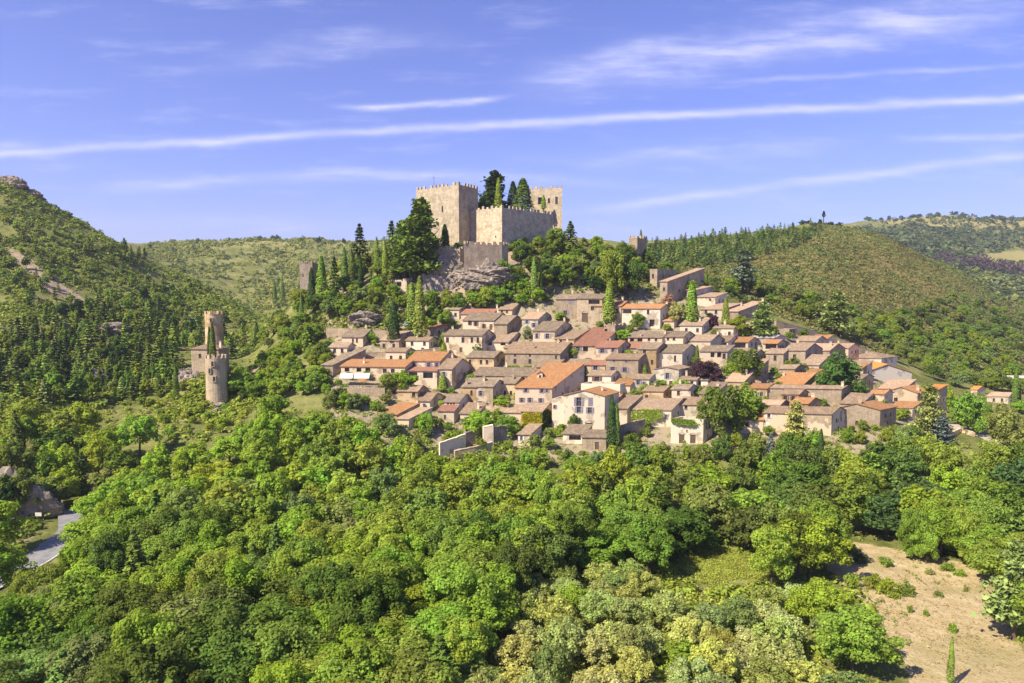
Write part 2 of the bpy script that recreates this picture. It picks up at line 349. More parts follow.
yel = np.maximum(yel, zone([(165, 236), (360, 236), (360, 250), (165, 250)], 800, 1400, 1.5) * .55)
def colattr(me, name, arr):
    a = me.color_attributes.new(name, 'FLOAT_COLOR', 'POINT'); b = np.ones((arr[0].size, 4), np.float32)
    for i, k in enumerate(arr): b[:, i] = k.ravel()
    a.data.foreach_set('color', b.ravel())
idx = np.arange(MT * NY).reshape(MT, NY)
fq = np.stack([idx[:-1, :-1], idx[1:, :-1], idx[1:, 1:], idx[:-1, 1:]], -1).reshape(-1, 4)
def npmesh(name, V, Q):
    me = bpy.data.meshes.new(name); k = Q.shape[1]
    me.vertices.add(len(V)); me.vertices.foreach_set('co', np.asarray(V, np.float32).ravel())
    me.loops.add(Q.size); me.loops.foreach_set('vertex_index', Q.astype(np.int32).ravel())
    me.polygons.add(len(Q)); me.polygons.foreach_set('loop_start', np.arange(0, Q.size, k, dtype=np.int32))
    me.update(calc_edges=True); return me
gme = npmesh('ground', np.stack([GX, GY, Z], -1).reshape(-1, 3), fq)
colattr(gme, 'za', (dry, mead, brown)); colattr(gme, 'zb', (town, rock, yel))
gme.polygons.foreach_set('use_smooth', [True] * len(gme.polygons))
m, t, o = mat('earth_and_grass'); tcx = t.new('ShaderNodeTexCoord'); P = tcx.outputs['Object']
za = t.new('ShaderNodeAttribute', attribute_name='za'); zb = t.new('ShaderNodeAttribute', attribute_name='zb')
sa = t.new('ShaderNodeSeparateColor'); t.l.new(za.outputs[0], sa.inputs[0]); sb = t.new('ShaderNodeSeparateColor'); t.l.new(zb.outputs[0], sb.inputs[0])
n1 = t.noise(P, .05, 6, .65); n2 = t.noise(P, .35, 6, .7); n3 = t.noise(P, 2.5, 5, .7)
def soft(s): return t.maprange(t.m('ADD', s, t.m('MULTIPLY', t.m('SUBTRACT', n2, .5), .7)), .38, .62)
c = t.mix(t.maprange(n2, .35, .65), (.10, .115, .03), (.19, .20, .06)); c = t.mix(t.maprange(n1, .45, .62, 0., .75), c, (.27, .255, .095))
c = t.mix(t.maprange(n3, .52, .72, 0., .5), c, (.035, .04, .016))
bc = t.mix(t.maprange(n2, .35, .65), (.17, .15, .055), (.225, .19, .07)); c = t.mix(soft(sa.outputs[2]), c, bc)
dc = t.mix(t.maprange(n2, .35, .7), (.42, .32, .17), (.52, .42, .25)); dc = t.mix(t.maprange(n3, .48, .75, 0., .6), dc, (.22, .17, .07)); dc = t.mix(t.maprange(n1, .5, .64, 0., .45), dc, (.24, .22, .08))
c = t.mix(soft(sa.outputs[0]), c, dc)
mc = t.mix(t.maprange(n2, .35, .65), (.19, .21, .045), (.29, .28, .09)); c = t.mix(soft(sa.outputs[1]), c, mc)
vc = t.mix(t.maprange(n2, .48, .62), (.34, .275, .19), (.13, .14, .05)); c = t.mix(soft(sb.outputs[0]), c, vc)
rc_ = t.mix(t.maprange(n2, .35, .65), (.42, .31, .21), (.27, .21, .15)); rc_ = t.mix(t.maprange(n3, .5, .7), rc_, (.48, .38, .28)); c = t.mix(soft(sb.outputs[1]), c, rc_)
yc = t.mix(t.maprange(n2, .35, .65), (.24, .22, .07), (.33, .28, .12)); c = t.mix(soft(sb.outputs[2]), c, yc)
principled(t, o, c, 1.0, t.m('ADD', n3, t.m('MULTIPLY', n2, 2.)), .7, .5, .05)
gme.materials.append(m); ground = newobj('ground', gme); tag(ground, kind='structure')

# ------------------------------------------------------------------ buildings
EX = np.array((1., 0, 0)); UZ = np.array((0, 0, 1.))
FOOT = []; ROOTS = []                                     # (u, v, distance, phrase) of every building, for later labels
def face(mb, o, e, n, Wd, h0, h1, holes=(), deep=.28, apex=None, bury=5.):
    """a wall face with real openings: o corner, e direction along it, n outward, heights h0..h1 at its ends"""
    holes = [q for q in holes if q[0] > .05 and q[1] < Wd - .05 and q[3] < min(h0, h1) - .05 and q[1] - q[0] > .1 and q[3] - q[2] > .1]
    keep = []
    for q in holes:
        if all(q[1] < k[0] or q[0] > k[1] or q[3] < k[2] or q[2] > k[3] for k in keep): keep.append(q)
    hm = min(h0, h1)
    xs = sorted({0., Wd, *[q[0] for q in keep], *[q[1] for q in keep]}); zs = sorted({-bury, hm, *[q[2] for q in keep], *[q[3] for q in keep]})
    for i in range(len(xs) - 1):
        for j in range(len(zs) - 1):
            cx, cz = (xs[i] + xs[i + 1]) / 2, (zs[j] + zs[j + 1]) / 2
            if any(q[0] < cx < q[1] and q[2] < cz < q[3] for q in keep): continue
            mb.poly([o + e * xs[i] + UZ * zs[j], o + e * xs[i + 1] + UZ * zs[j], o + e * xs[i + 1] + UZ * zs[j + 1], o + e * xs[i] + UZ * zs[j + 1]])
    for q in keep:
        a, b, c, d = o + e * q[0] + UZ * q[2], o + e * q[1] + UZ * q[2], o + e * q[1] + UZ * q[3], o + e * q[0] + UZ * q[3]; k = -n * deep
        for x, y in ((a, b), (b, c), (c, d), (d, a)): mb.poly([x, y, y + k, x + k])
    top = [o + UZ * hm, o + e * Wd + UZ * hm]
    if h1 > hm + .01: top.append(o + e * Wd + UZ * h1)
    if apex: top.append(o + e * apex[0] + UZ * apex[1])
    if h0 > hm + .01: top.append(o + UZ * h0)
    if len(top) > 2: mb.poly(top)
    return keep
def opening(kind, o, e, n, q, root, sh, deep=.28):
    a = o + e * q[0] + UZ * q[2]; wd, hh = q[1] - q[0], q[3] - q[2]
    mb = MB()
    if kind == 'window':
        mb.box(a - e * .1 - n * .1 - UZ * .12, e * (wd + .2), n * .2, UZ * .11)              # sill
        mb.box(a - n * (deep - .08) + e * (wd / 2 - .035), e * .07, n * .06, UZ * hh)       # mullion
        mb.box(a - n * (deep - .08), e * .07, n * .06, UZ * hh); mb.box(a - n * (deep - .08) + e * (wd - .07), e * .07, n * .06, UZ * hh)
        mb.box(a - n * (deep - .07) + UZ * (hh * .62), e * wd, n * .04, UZ * .06)
        f = mb.build('window', M_SH['brown'] if sh in ('none', 'brown') else M_SH['grey'], root)
        if sh != 'none':
            for s in (0, 1):
                x = a + e * (-wd * .5 - .04 if s == 0 else wd + .04); k = MB(); k.box(x + n * .012, e * wd * .5, n * .05, UZ * hh); k.build('shutter', M_SH[sh], f)
        k = MB(); k.poly([a - n * (deep - .05), a - n * (deep - .05) + e * wd, a - n * (deep - .05) + e * wd + UZ * hh, a - n * (deep - .05) + UZ * hh]); k.build('pane', M_PANE, f)
    elif kind == 'closed':
        for s in (0, 1): mb.box(a + e * (s * wd * .5 + .02) - n * .06, e * (wd * .5 - .04), n * .05, UZ * hh)
        mb.build('shutter', M_SH[sh if sh != 'none' else 'lilac'], root)
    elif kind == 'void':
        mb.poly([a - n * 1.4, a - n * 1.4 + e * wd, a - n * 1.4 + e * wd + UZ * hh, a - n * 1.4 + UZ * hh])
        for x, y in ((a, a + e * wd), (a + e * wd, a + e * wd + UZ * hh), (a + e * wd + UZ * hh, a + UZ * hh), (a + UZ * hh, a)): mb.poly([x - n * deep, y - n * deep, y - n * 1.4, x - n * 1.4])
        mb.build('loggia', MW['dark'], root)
    else:
        mb.box(a - n * (deep - .03), e * wd, n * .08, UZ * hh); f = mb.build('door', M_DOOR, root)
        k = MB(); k.box(a - n * (deep - .11) + e * wd * .82 + UZ * 1.0, e * .08, n * .06, UZ * .16); k.build('handle', M_DARK, f)
        if kind == 'arch':                      # voussoirs over the door
            k = MB(); N = 7
            for i in range(N):
                t0, t1 = pi * i / N, pi * (i + 1) / N - .04; r0, r1 = wd / 2, wd / 2 + .35; c0 = a + e * wd / 2 + UZ * (hh - .1) + n * .02
                P4 = [c0 + e * cos(x) * r + UZ * sin(x) * r * .6 for x, r in ((t0, r0), (t0, r1), (t1, r1), (t1, r0))]; k.prism([p + n * .03 for p in P4], -n * .06)
            k.build('door_arch', MW['stone'], root)
def merlons(mb, o, e, n, L, z, mw=1.3, gap=1.1, mh=1.25, th=.55):
    k = max(2, int(round((L + gap) / (mw + gap)))); st = (L - mw) / max(1, k - 1)
    for i in range(k):
        if random.random() < .93: mb.box(o + e * (i * st) - n * th + UZ * z, e * mw * random.uniform(.85, 1.0), n * (th + .004), UZ * mh * random.choice([1, 1, 1.05, .95, .9, .6]))

def house(name, label, ul, uc, ur, ve, vb, roof='gx', wall='cream', rc='brown', phi=-6, al=None, d=None, dmin=10., win=None, sh=None, Y=None, pitch=.36,
          chim=1, side=True, doors=(), cat='house', group='houses of the hillside village', over=.35, vv=None, seed=None):
    rng = random.Random(int(ul * 131 + ve * 17)); random.seed(int(ul * 7 + ve))
    if Y is None: c = hit(uc, vb, 150, 460); Y = c[1]
    Cn = at(uc, vb, Y); h = at(uc, ve, Y)[2] - Cn[2]
    p = R(phi); e1 = np.array((cos(p), sin(p), 0.))
    view = atan(tcol(uc, ve)); a = view + R(26) if al is None else R(al); e2 = np.array((sin(a), cos(a), 0.))
    tl = tcol(ul, ve); wd = (Cn[0] - tl * Cn[1]) / (e1[0] - tl * e1[1])
    if d is None:
        trr = tcol(ur, ve); d = (trr * Cn[1] - Cn[0]) / (e2[0] - trr * e2[1]); d = max(dmin, min(30, d))
    root = empty(name, Cn, label, cat, group); ROOTS.append((.5 * (ul + uc), .5 * (ve + vb), Y, label)); FOOT.append((Cn[:2].copy(), e1[:2].copy(), e2[:2].copy(), wd, d))
    n1 = np.array((e1[1], -e1[0], 0)); n2 = np.array((e2[1], -e2[0], 0))
    if np.dot(n2, e1) < 0: n2 = -n2
    o1 = -e1 * wd; sc = Y / F
    # openings: pixel positions on the front -> metres
    hw = []
    def to_m(q, dw=1.0, dh=1.35):
        u, v = q[0], q[1]; ww = q[2] * sc if len(q) > 2 else dw; hh = q[3] * sc if len(q) > 3 else dh
        x = wd * (u - ul) / (uc - ul); z = h * (vb - v) / (vb - ve); return [x - ww / 2, x + ww / 2, z - hh / 2, z + hh / 2]
    if win is None:
        win = []; nn = max(1, int(round(wd / 3.6))); rows = 1 if h < 4.4 else 2
        for r_ in range(rows):
            for i in range(nn):
                if rng.random() < .82: win.append((ul + (uc - ul) * (i + .5 + rng.uniform(-.14, .14)) / nn, ve + (vb - ve) * ((r_ + .5) / rows if rows > 1 else .5)))
    if sh is None: sh = rng.choice(['none', 'grey', 'brown', 'none', 'none'])
    items = []
    for q in win:
        kd = q[4] if len(q) > 4 else 'window'; items.append((kd, to_m(q)))
    for q in doors:
        r_ = to_m((q[0], vb - 1, q[1], q[2])); r_[2], r_[3] = .06, q[2] * sc; items.append((q[3] if len(q) > 3 else 'door', r_))
    rise = 0.; wm = MB(); rm = MB(); ch = []
    if roof == 'gx': rise = pitch * d / 2
    elif roof == 'sx': rise = pitch * d
    elif roof == 'gy': rise = pitch * wd / 2
    kp = face(wm, o1, e1, n1, wd, h, h, [q for _, q in items], apex=(wd / 2, h + rise) if roof == 'gy' else None)
    shole = []
    if side and d > 5 and h > 3.2: shole = [[x, x + .8, z, z + 1.1] for x, z in ([(d * .3, h * .58), (d * .62, h * .58)] + ([(d * .45, h * .18)] if h > 6 else []))]
    ks = face(wm, np.zeros(3), e2, n2, d, h, h + (rise if roof == 'sx' else 0), shole, apex=(d / 2, h + rise) if roof == 'gx' else None)
    face(wm, o1 + e2 * d, -e2, -n2, d, h + (rise if roof == 'sx' else 0), h, apex=(d / 2, h + rise) if roof == 'gx' else None)
    face(wm, e2 * d, -e1, -n1, wd, h + (rise if roof == 'sx' else 0), h + (rise if roof == 'sx' else 0), apex=(wd / 2, h + rise) if roof == 'gy' else None)
    body = wm.build('wall', MW[wall], root)
    ov = over; thick = np.array((0, 0, -.2)); z0 = UZ * (h + .16)
    if roof in ('gx', 'sx'):
        s1 = pitch; yr = d / 2 if roof == 'gx' else d
        A = o1 - e1 * ov - e2 * ov + z0 - UZ * s1 * ov; B = e1 * ov - e2 * ov + z0 - UZ * s1 * ov
        D = o1 - e1 * ov + e2 * yr + z0 + UZ * s1 * yr; E = e1 * ov + e2 * yr + z0 + UZ * s1 * yr
        if roof == 'sx': D = D + e2 * ov + UZ * s1 * ov; E = E + e2 * ov + UZ * s1 * ov
        mid = [A + (B - A) * k for k in np.linspace(0, 1, 5)]; mid2 = [D + (E - D) * k for k in np.linspace(0, 1, 5)]
        sag = [0, -.10, -.14, -.08, 0]                                   # old roofs sag a little
        for i in range(4):
            q = [mid[i], mid[i + 1], mid2[i + 1] + UZ * sag[i + 1], mid2[i] + UZ * sag[i]]; k0 = len(rm.uv); rm.prism(q, thick)
            rm.uv[k0:] = [(x + i * np.linalg.norm(B - A) / 4, y) for x, y in rm.uv[k0:]]
        if roof == 'gx':
            A2 = e1 * ov + e2 * (d + ov) + z0 - UZ * s1 * ov; B2 = o1 - e1 * ov + e2 * (d + ov) + z0 - UZ * s1 * ov
            rm.prism([A2, B2, D, E], thick)
    elif roof == 'gy':
        s1 = pitch; xm = o1 + e1 * wd / 2; zr = z0 + UZ * rise
        F0 = xm - e2 * ov + zr; F1 = xm + e2 * (d + ov) + zr
        L0 = o1 - e1 * ov - e2 * ov + z0 - UZ * s1 * ov; L1 = L0 + e2 * (d + 2 * ov)
        R0 = e1 * ov - e2 * ov + z0 - UZ * s1 * ov; R1 = R0 + e2 * (d + 2 * ov)
        rm.prism([R0, R1, F1, F0], thick); rm.prism([L1, L0, F0, F1], thick)
    elif roof == 'hip':
        s1 = pitch; k = min(wd, d) / 2; zr = UZ * (h + .16 + s1 * (k + ov)); q0 = z0 - UZ * 0.
        c = [o1 - e1 * ov - e2 * ov + q0, e1 * ov - e2 * ov + q0, e1 * ov + e2 * (d + ov) + q0, o1 - e1 * ov + e2 * (d + ov) + q0]
        if wd >= d: r0 = o1 + e1 * k + e2 * d / 2 + zr; r1 = -e1 * k + e2 * d / 2 + zr; fs = [[c[0], c[1], r1, r0], [c[1], c[2], r1], [c[2], c[3], r0, r1], [c[3], c[0], r0]]
        else: r0 = o1 + e1 * wd / 2 + e2 * k + zr; r1 = o1 + e1 * wd / 2 + e2 * (d - k) + zr; fs = [[c[0], c[1], r0], [c[1], c[2], r1, r0], [c[2], c[3], r1], [c[3], c[0], r0, r1]]
        for f in fs: rm.prism(f, thick)
    if roof in ('gx', 'sx', 'gy', 'hip'):
        ro = rm.build('roof', MR[rc], root)
        for i in range(chim if isinstance(chim, int) else len(chim)):
            if isinstance(chim, int): fx, fy = rng.uniform(.1, .9), rng.choice([.42, .5, .6])
            else: fx, fy = chim[i]
            b = o1 + e1 * wd * fx + e2 * d * fy; zb = h + (rise * (1 - abs(fy - .5) * 2) if roof == 'gx' else rise * fy if roof == 'sx' else rise * (1 - abs(fx - .5) * 2) if roof == 'gy' else 1.)
            cb = MB(); hh = rng.uniform(1.1, 1.7); cw = rng.uniform(.55, .8); b = b - e1 * cw / 2 - n2 * 0
            up = np.array((-e1[1], e1[0], 0)); cb.box(b + UZ * (zb - .7), e1 * cw, up * cw * .8, UZ * (hh + .7))
            cb.box(b - e1 * .08 - up * .08 + UZ * (zb + hh), e1 * (cw + .16), up * (cw * .8 + .16), UZ * .10)
            for x in (.12, cw - .27): cb.box(b + e1 * x + up * cw * .2 + UZ * (zb + hh + .10), e1 * .15, up * cw * .4, UZ * .2)
            cb.box(b - e1 * .02 - up * .02 + UZ * (zb + hh + .30), e1 * (cw + .04), up * (cw * .8 + .04), UZ * .07)
            cb.build('chimney', MW[wall if wall in ('white', 'cream', 'pink') else 'cream'], ro)
    else:                                           # flat top behind a parapet; 'cren' carries merlons
        k = .45; z = h - (1.3 if roof == 'cren' else .6); fl = MB()
        up = np.array((-e1[1], e1[0], 0))
        fl.poly([o1 + UZ * z, UZ * z, e2 * d + UZ * z, o1 + e2 * d + UZ * z]); fl.build('roof_terrace', MR['pale'] if roof == 'flat' else MW[wall], root)
        inn = MB()                                  # inner faces of the parapet and its coping
        ring = [o1, np.zeros(3), e2 * d, o1 + e2 * d]; ctr = sum(ring) / 4
        for i in range(4):
            a0, b0 = ring[i], ring[(i + 1) % 4]; a1 = a0 + (ctr - a0) / np.linalg.norm(ctr - a0) * k * 1.5; b1 = b0 + (ctr - b0) / np.linalg.norm(ctr - b0) * k * 1.5
            inn.poly([a0 + UZ * (h + .001), b0 + UZ * (h + .001), b1 + UZ * (h + .001), a1 + UZ * (h + .001)]); inn.poly([a1 + UZ * z, b1 + UZ * z, b1 + UZ * h, a1 + UZ * h])
        if roof == 'cren':
            for oo, ee, nn_, LL in ((o1, e1, n1, wd), (np.zeros(3), e2, n2, d), (e2 * d, -e1, -n1, wd), (o1 + e2 * d, -e2, -n2, d)): merlons(inn, oo, ee, nn_, LL, h)
        if roof == 'ruin':
            for oo, ee, nn_, LL in ((o1, e1, n1, wd), (np.zeros(3), e2, n2, d), (e2 * d, -e1, -n1, wd), (o1 + e2 * d, -e2, -n2, d)):
                x = 0.
                while x < LL - .5:
                    s_ = min(rng.uniform(.5, 1.4), LL - x); q = rng.uniform(-.1, 1.5)
                    if q > .1: inn.box(oo + ee * x - nn_ * .5 + UZ * h, ee * s_, nn_ * .503, UZ * q)
                    x += s_
        inn.build('battlement' if roof == 'cren' else 'parapet', MW[wall], root)
    for kd, q in items:
        if q in kp: opening(kd, o1, e1, n1, q, root, sh)
    for q in ks: opening('window', np.zeros(3), e2, n2, q, root, 'none')
    return root

H = house
# --- left cluster: hall, cream house, restaurant, neighbours
H('village_house', 'wide low stone hall under one big grey-brown roof at the village end, above the awnings', 322, 333, 366, 365, 377, 'sx', 'stone', 'grey', al=34, pitch=.28, chim=0, win=[(327, 371)])
H('village_house', 'small cream house with two arched windows, above the big grey-brown hall roof', 342, 363, 379, 337, 347, 'gx', 'cream', 'grey', chim=[(.75, .5), (.95, .9)], win=[(353, 340.5, 2, 3.6), (357, 340.5, 2, 3.6)], sh='none')
H('restaurant', 'long restaurant with orange tiled roof above white awnings', 341, 405, 408, 367, 384, 'gx', 'cream', 'orange', d=13, pitch=.27, chim=[(.05, .8), (.3, .2)], win=[(347, 370.5, 5, 4, 'void'), (359, 370.5, 5, 4, 'void'), (368, 370.5, 5, 4, 'void'), (385, 371, 4, 4), (393, 371, 4, 4)], sh='none', cat='restaurant')
H('village_house', 'cream two-storey house with brown-orange roof and pillared porch, end of the restaurant', 407, 440, 457, 361, 382, 'gx', 'cream', 'rust', chim=[(.5, .6)], win=[(414, 365), (429, 365), (437, 365)], sh='lilac')
H('porch_building', 'pink walled porch with dark openings under a thin red roof, before the two-storey cream house', 402, 437, 442, 371, 390, 'sx', 'pink', 'red', d=4, pitch=.2, chim=0, win=[(413, 375, 9, 5, 'void'), (428, 375.5, 10, 6, 'void')], side=False, cat='porch')
H('village_house', 'tall narrow house behind the clipped cypress shrub, with long shaded stone side', 438, 452, 471, 369, 391, 'gx', 'cream', 'brown', chim=[(.3, .5)], win=[(444, 374, 3, 4)], sh='grey')
# --- upper left
H('village_house', 'pale three-bay house with tall chimney, ivy on its left corner, above the restaurant', 444, 482, 491, 335.5, 357, 'gx', 'cream', 'grey', chim=[(.02, .6), (.1, .95)], win=[(447.5, 340, 3, 5), (463, 340, 3, 5), (472, 340, 2.6, 5), (478, 340, 2.6, 5), (461, 350, 3, 5, 'door')], sh='none')
H('village_house', 'reddish roofed cottage highest of the upper left rows, below the castle trees', 461, 492, 500, 314, 324, 'gx', 'pink', 'red', chim=[(.98, .5)], win=[])
H('village_house', 'broad house with grey roof and two chimneys, just below the reddish roofed cottage', 463, 494, 510, 320.5, 336, 'gx', 'cream', 'grey', chim=[(.5, .6), (.85, .5)], win=[(476, 323.5, 2.5, 4.5), (484, 326, 2, 4), (470, 323, 2, 4), (491, 327, 3, 6, 'closed')], sh='brown')
H('village_house', 'square stone house with deep blue shaded flank beside the pale bush', 494, 507, 525, 324, 340, 'gx', 'stone', 'grey', win=[(499.5, 326, 3, 4)], chim=0)
H('village_house', 'tiny ochre attic house with two square windows above the upper rows', 498, 512, 526, 309.5, 318, 'gx', 'ochre', 'tan', win=[(502, 311.5, 2, 2.5), (507, 311.5, 2, 2.5)], sh='none', chim=0)
H('village_house', 'house with faded pink roof and white walls behind the pale bush', 522, 538, 553, 319, 331, 'gx', 'white', 'pink', win=[(527, 322, 2.5, 3), (534, 325, 3, 4)], chim=[(.5, .5)])
H('village_house', 'low house with two dark openings under a wide tan roof, middle of the left rows', 483, 508, 527, 342, 351, 'gx', 'cream', 'tan', win=[(489.5, 344, 5, 3, 'void'), (503, 344, 5, 3, 'void')], chim=0, side=False)
H('village_house', 'house with smooth grey roof and three narrow windows, its right flank in deep shade', 467, 494, 504, 357.5, 371, 'gx', 'ochre', 'grey', chim=0, win=[(470, 362, 2.5, 4), (481, 362, 2.5, 4), (487, 362, 2.5, 4)], sh='none')
H('village_house', 'long stone house with grey-brown roof and two rows of small windows, above the hedge', 505, 560, 573, 353.5, 370, 'gx', 'stone', 'brown', d=16, pitch=.42, chim=[(.45, .2), (.8, .45), (.95, .5)], win=[(515, 355.5, 2, 2), (530, 355.5, 2, 2), (515, 361.5, 3, 4), (530, 361.5, 3, 4), (549, 361.5, 3, 4), (556, 357, 2, 3)], sh='none')
H('village_house', 'upper cream strip of a house with chimney, tucked behind the long stone house', 504, 523, 560, 348, 356, 'gx', 'cream', 'brown', d=10, chim=[(.9, .1)], win=[])
# --- upper middle
H('manor_house', 'stone house beside the arched gateway, highest row under the castle slope', 556, 577, 586, 299, 320, 'gx', 'stone', 'grey', chim=[(.1, .5), (.5, .5)], win=[(563, 302, 4, 6, 'void'), (571.5, 302, 5, 5, 'closed'), (565.5, 312.5, 3.5, 4)], sh='lilac')
H('gatehouse', 'gatehouse with dark arched doorway and open loft, highest row under the castle slope', 577, 602, 606, 298.5, 324, 'gx', 'stone', 'grey', d=9, chim=0, win=[(594, 302, 11, 4, 'void'), (592.5, 308, 3.5, 3.5)], doors=[(585, 6, 11, 'arch')], cat='gatehouse')
H('village_house', 'house with orange-red roof standing behind the tall single cypress', 595, 621, 629, 306, 325, 'gx', 'stone', 'orange', chim=[(.85, .45)], win=[(601, 310, 2.5, 4), (617, 311, 2.5, 4)], sh='none')
H('village_house', 'white house with bright orange tiles and large dark doorways behind a round bush', 622, 660, 667, 308.5, 329, 'gx', 'white', 'orange', chim=[(.25, .7), (.6, .6), (.95, .8)], win=[(627, 311.5, 9, 4, 'void'), (648, 312, 2.5, 4), (652, 323, 5, 7, 'void')], sh='none', d=9)
H('shed', 'small lean-to with orange roof at the right end of the white orange-tiled house', 661, 674, 678, 321, 329, 'sx', 'white', 'orange', pitch=.35, d=6, chim=0, win=[(663, 324.5, 2.5, 4, 'door')], cat='shed', group=None)
H('village_house', 'grey roofed house with one dark window and a long blue shaded flank', 533, 555, 575, 331, 344, 'gx', 'cream', 'grey', chim=[(.95, .5)], win=[(537, 336, 2.5, 5), (547.5, 336, 3.5, 5)], sh='grey')
H('village_house', 'low house with sloping lichen-tan roof beside the red roofed house', 555, 574, 591, 339, 348, 'sx', 'ochre', 'tan', chim=[(.9, .9)], pitch=.22, win=[(561, 341, 2, 3)], sh='none')
H('village_house', 'house with the largest deep red roof, steep and square, in the village middle', 573, 600, 606, 346, 360, 'sx', 'cream', 'red', d=19, al=30, pitch=.30, chim=0, win=[(578, 349, 4, 4), (585.5, 349, 5, 5, 'void')], sh='lilac', side=False)
H('village_house', 'house with lower red roof and tall pale chimney, right of the largest red roof', 596, 618, 629, 347.5, 364, 'gx', 'cream', 'red', d=11, chim=[(.15, .75)], win=[(602.5, 351, 4, 4), (613, 350, 2.5, 4)], sh='lilac')
H('ruined_wall_house', 'roofless pale stone shell behind the tall pale chimney', 604, 615, 620, 326.5, 339, 'ruin', 'stone', win=[(606, 332, 3, 6, 'void')], cat='ruin', group=None)
H('village_house', 'house with grey roof and open attic bays, right of the yellow garden', 628, 662, 668, 337.5, 347, 'gx', 'cream', 'grey', chim=[(.35, .05), (.97, .3)], win=[(632, 340, 4, 3.5, 'void'), (640, 340, 5, 3.5, 'void'), (649, 339.5, 2.5, 2.5), (656, 339.5, 2.5, 2.5)], sh='none')
H('village_house', 'grey roofed house with two attic windows beside the brown roofed house', 662, 683, 691, 337, 346, 'gx', 'cream', 'grey', chim=0, win=[(668, 339, 2.5, 2.5), (674, 339, 2.5, 2.5)], sh='none')
H('village_house', 'low house with dull red roof between the red roofs and the ochre house', 620, 642, 648, 348, 356, 'gx', 'pink', 'red', win=[], chim=0)
H('village_house', 'tall ochre house with plain face and grey roof, centre right of the village', 638, 656, 660, 349, 374, 'gx', 'ochre', 'grey', win=[(644.5, 351.5, 3, 3.5), (652, 362, 2.5, 4)], sh='none', chim=0)
H('village_house', 'big gabled house with grey-brown roof and white plaster patch, right of the ochre house', 656, 682, 699, 352.5, 371, 'gx', 'white', 'grey', chim=0, win=[(675, 358.5, 2.2, 6)], sh='none')
H('village_house', 'tall brown roofed house with one shuttered window, above the purple-leaved tree', 691, 710, 714, 341, 360, 'gx', 'cream', 'tan', d=11, chim=[(.95, .6)], win=[(700, 343.5, 4, 5)], sh='brown')
H('village_house', 'long low wing with four dark windows above the purple-leaved tree', 700, 727, 730, 351.5, 369, 'sx', 'pink', 'grey', d=5, chim=0, win=[(701, 356, 4, 6), (712.5, 355, 4, 5, 'void'), (719, 355, 4, 5, 'void'), (724, 356, 3, 5)], sh='none', side=False)
H('village_house', 'brown roofed house with a wide dark glazed veranda, between tan and orange roofs', 711, 728, 731, 341.5, 352, 'gx', 'white', 'brown', d=10, chim=[(.4, .6)], win=[(719, 345, 15, 4.5, 'void')], sh='none')
H('village_house', 'house with orange roof over an open balcony, behind the big dark tree', 729, 748, 751, 342, 352, 'gx', 'pink', 'orange', d=9, chim=[(.0, .3)], win=[(738, 345.5, 15, 5, 'void')], sh='none')
H('village_house', 'pink walled lower storey with narrow orange roof, left of the big dark tree', 727, 745, 748, 352.5, 368, 'sx', 'pink', 'tan', d=3.2, chim=0, win=[(739, 358, 3.5, 5)], sh='grey', side=False)
# --- right middle
H('village_house', 'white house under a pale flat-looking roof, above the big dark tree', 747, 774, 778, 338, 350, 'gx', 'white', 'pale', d=9, pitch=.2, chim=[(.03, .5)], win=[])
H('village_house', 'small tower-like house with reddish cap roof and dark open loggia', 763, 777, 781, 343.5, 356, 'gx', 'cream', 'orange', d=7, chim=0, win=[(771, 346.5, 11, 5, 'void')], sh='none')
H('village_house', 'stone house below the small loggia tower, overlooking the flat orange roof', 766, 783, 786, 353.5, 372, 'sx', 'stone', 'tan', d=4, chim=0, win=[(775, 358, 3, 5)], sh='none', side=False)
H('village_house', 'rough stone house with broad tan roof and one small window', 784, 805, 808, 350.5, 366, 'gx', 'stone', 'tan', d=13, chim=[(.2, .55)], win=[(794.5, 357, 3, 5)], sh='none')
H('village_house', 'stone house with pinkish roof and two tall dark openings with pillars', 805, 829, 834, 350.5, 366, 'gx', 'stone', 'pink', d=13, chim=[(.85, .3)], win=[(812, 355.5, 4, 8, 'void'), (817.5, 355.5, 4, 8, 'void')], sh='none')
H('village_house', 'house showing only its salmon roof behind the pinkish roofed stone house', 796, 815, 822, 341, 352, 'gx', 'pink', 'pink', d=10, chim=0, win=[])
H('shed', 'long flat roofed shed with one dark opening above the pale roof', 776, 789, 792, 329, 338, 'flat', 'stone', d=6, chim=0, win=[(779, 332, 6, 4, 'void')], cat='shed', group=None)
H('shed', 'flat roofed shed with wide dark opening below the descending rampart', 791, 808, 813, 330, 338, 'flat', 'cream', d=6, chim=0, win=[(802, 332.5, 11, 4, 'void')], cat='shed', group=None)
H('village_house', 'cream house with pink-orange roof above the deep green tree', 829, 848, 853, 348, 362, 'gx', 'cream', 'pink', d=9, chim=[(.2, .5)], win=[(836, 352, 2.5, 6)], sh='none')
H('village_house', 'house with broad hipped tan roof above the grey gabled barn', 846, 881, 886, 358.5, 370, 'hip', 'white', 'tan', d=14, pitch=.32, chim=[(.3, .6)], win=[])
H('barn', 'tall grey rendered barn gable with vivid new orange roof slope', 862, 911, 913, 372, 392, 'gy', 'grey', 'bright', phi=10, al=-2, d=15, pitch=.30, chim=0, win=[(874, 378, 1, 8, 'closed')], sh='white', side=False, cat='barn')
H('shed', 'low annex with reddish orange roof in front of the grey barn', 864, 884, 888, 394, 403, 'gx', 'cream', 'orange', d=6, chim=0, win=[(874, 397.5, 2.5, 4)], sh='none', cat='annex', group=None)
H('village_house', 'cream gabled house with orange roof and one square window below the grey barn', 884, 917, 926, 393, 409, 'gy', 'cream', 'orange', d=9, chim=[(.9, .3)], win=[(896, 400, 4, 4)], sh='none')
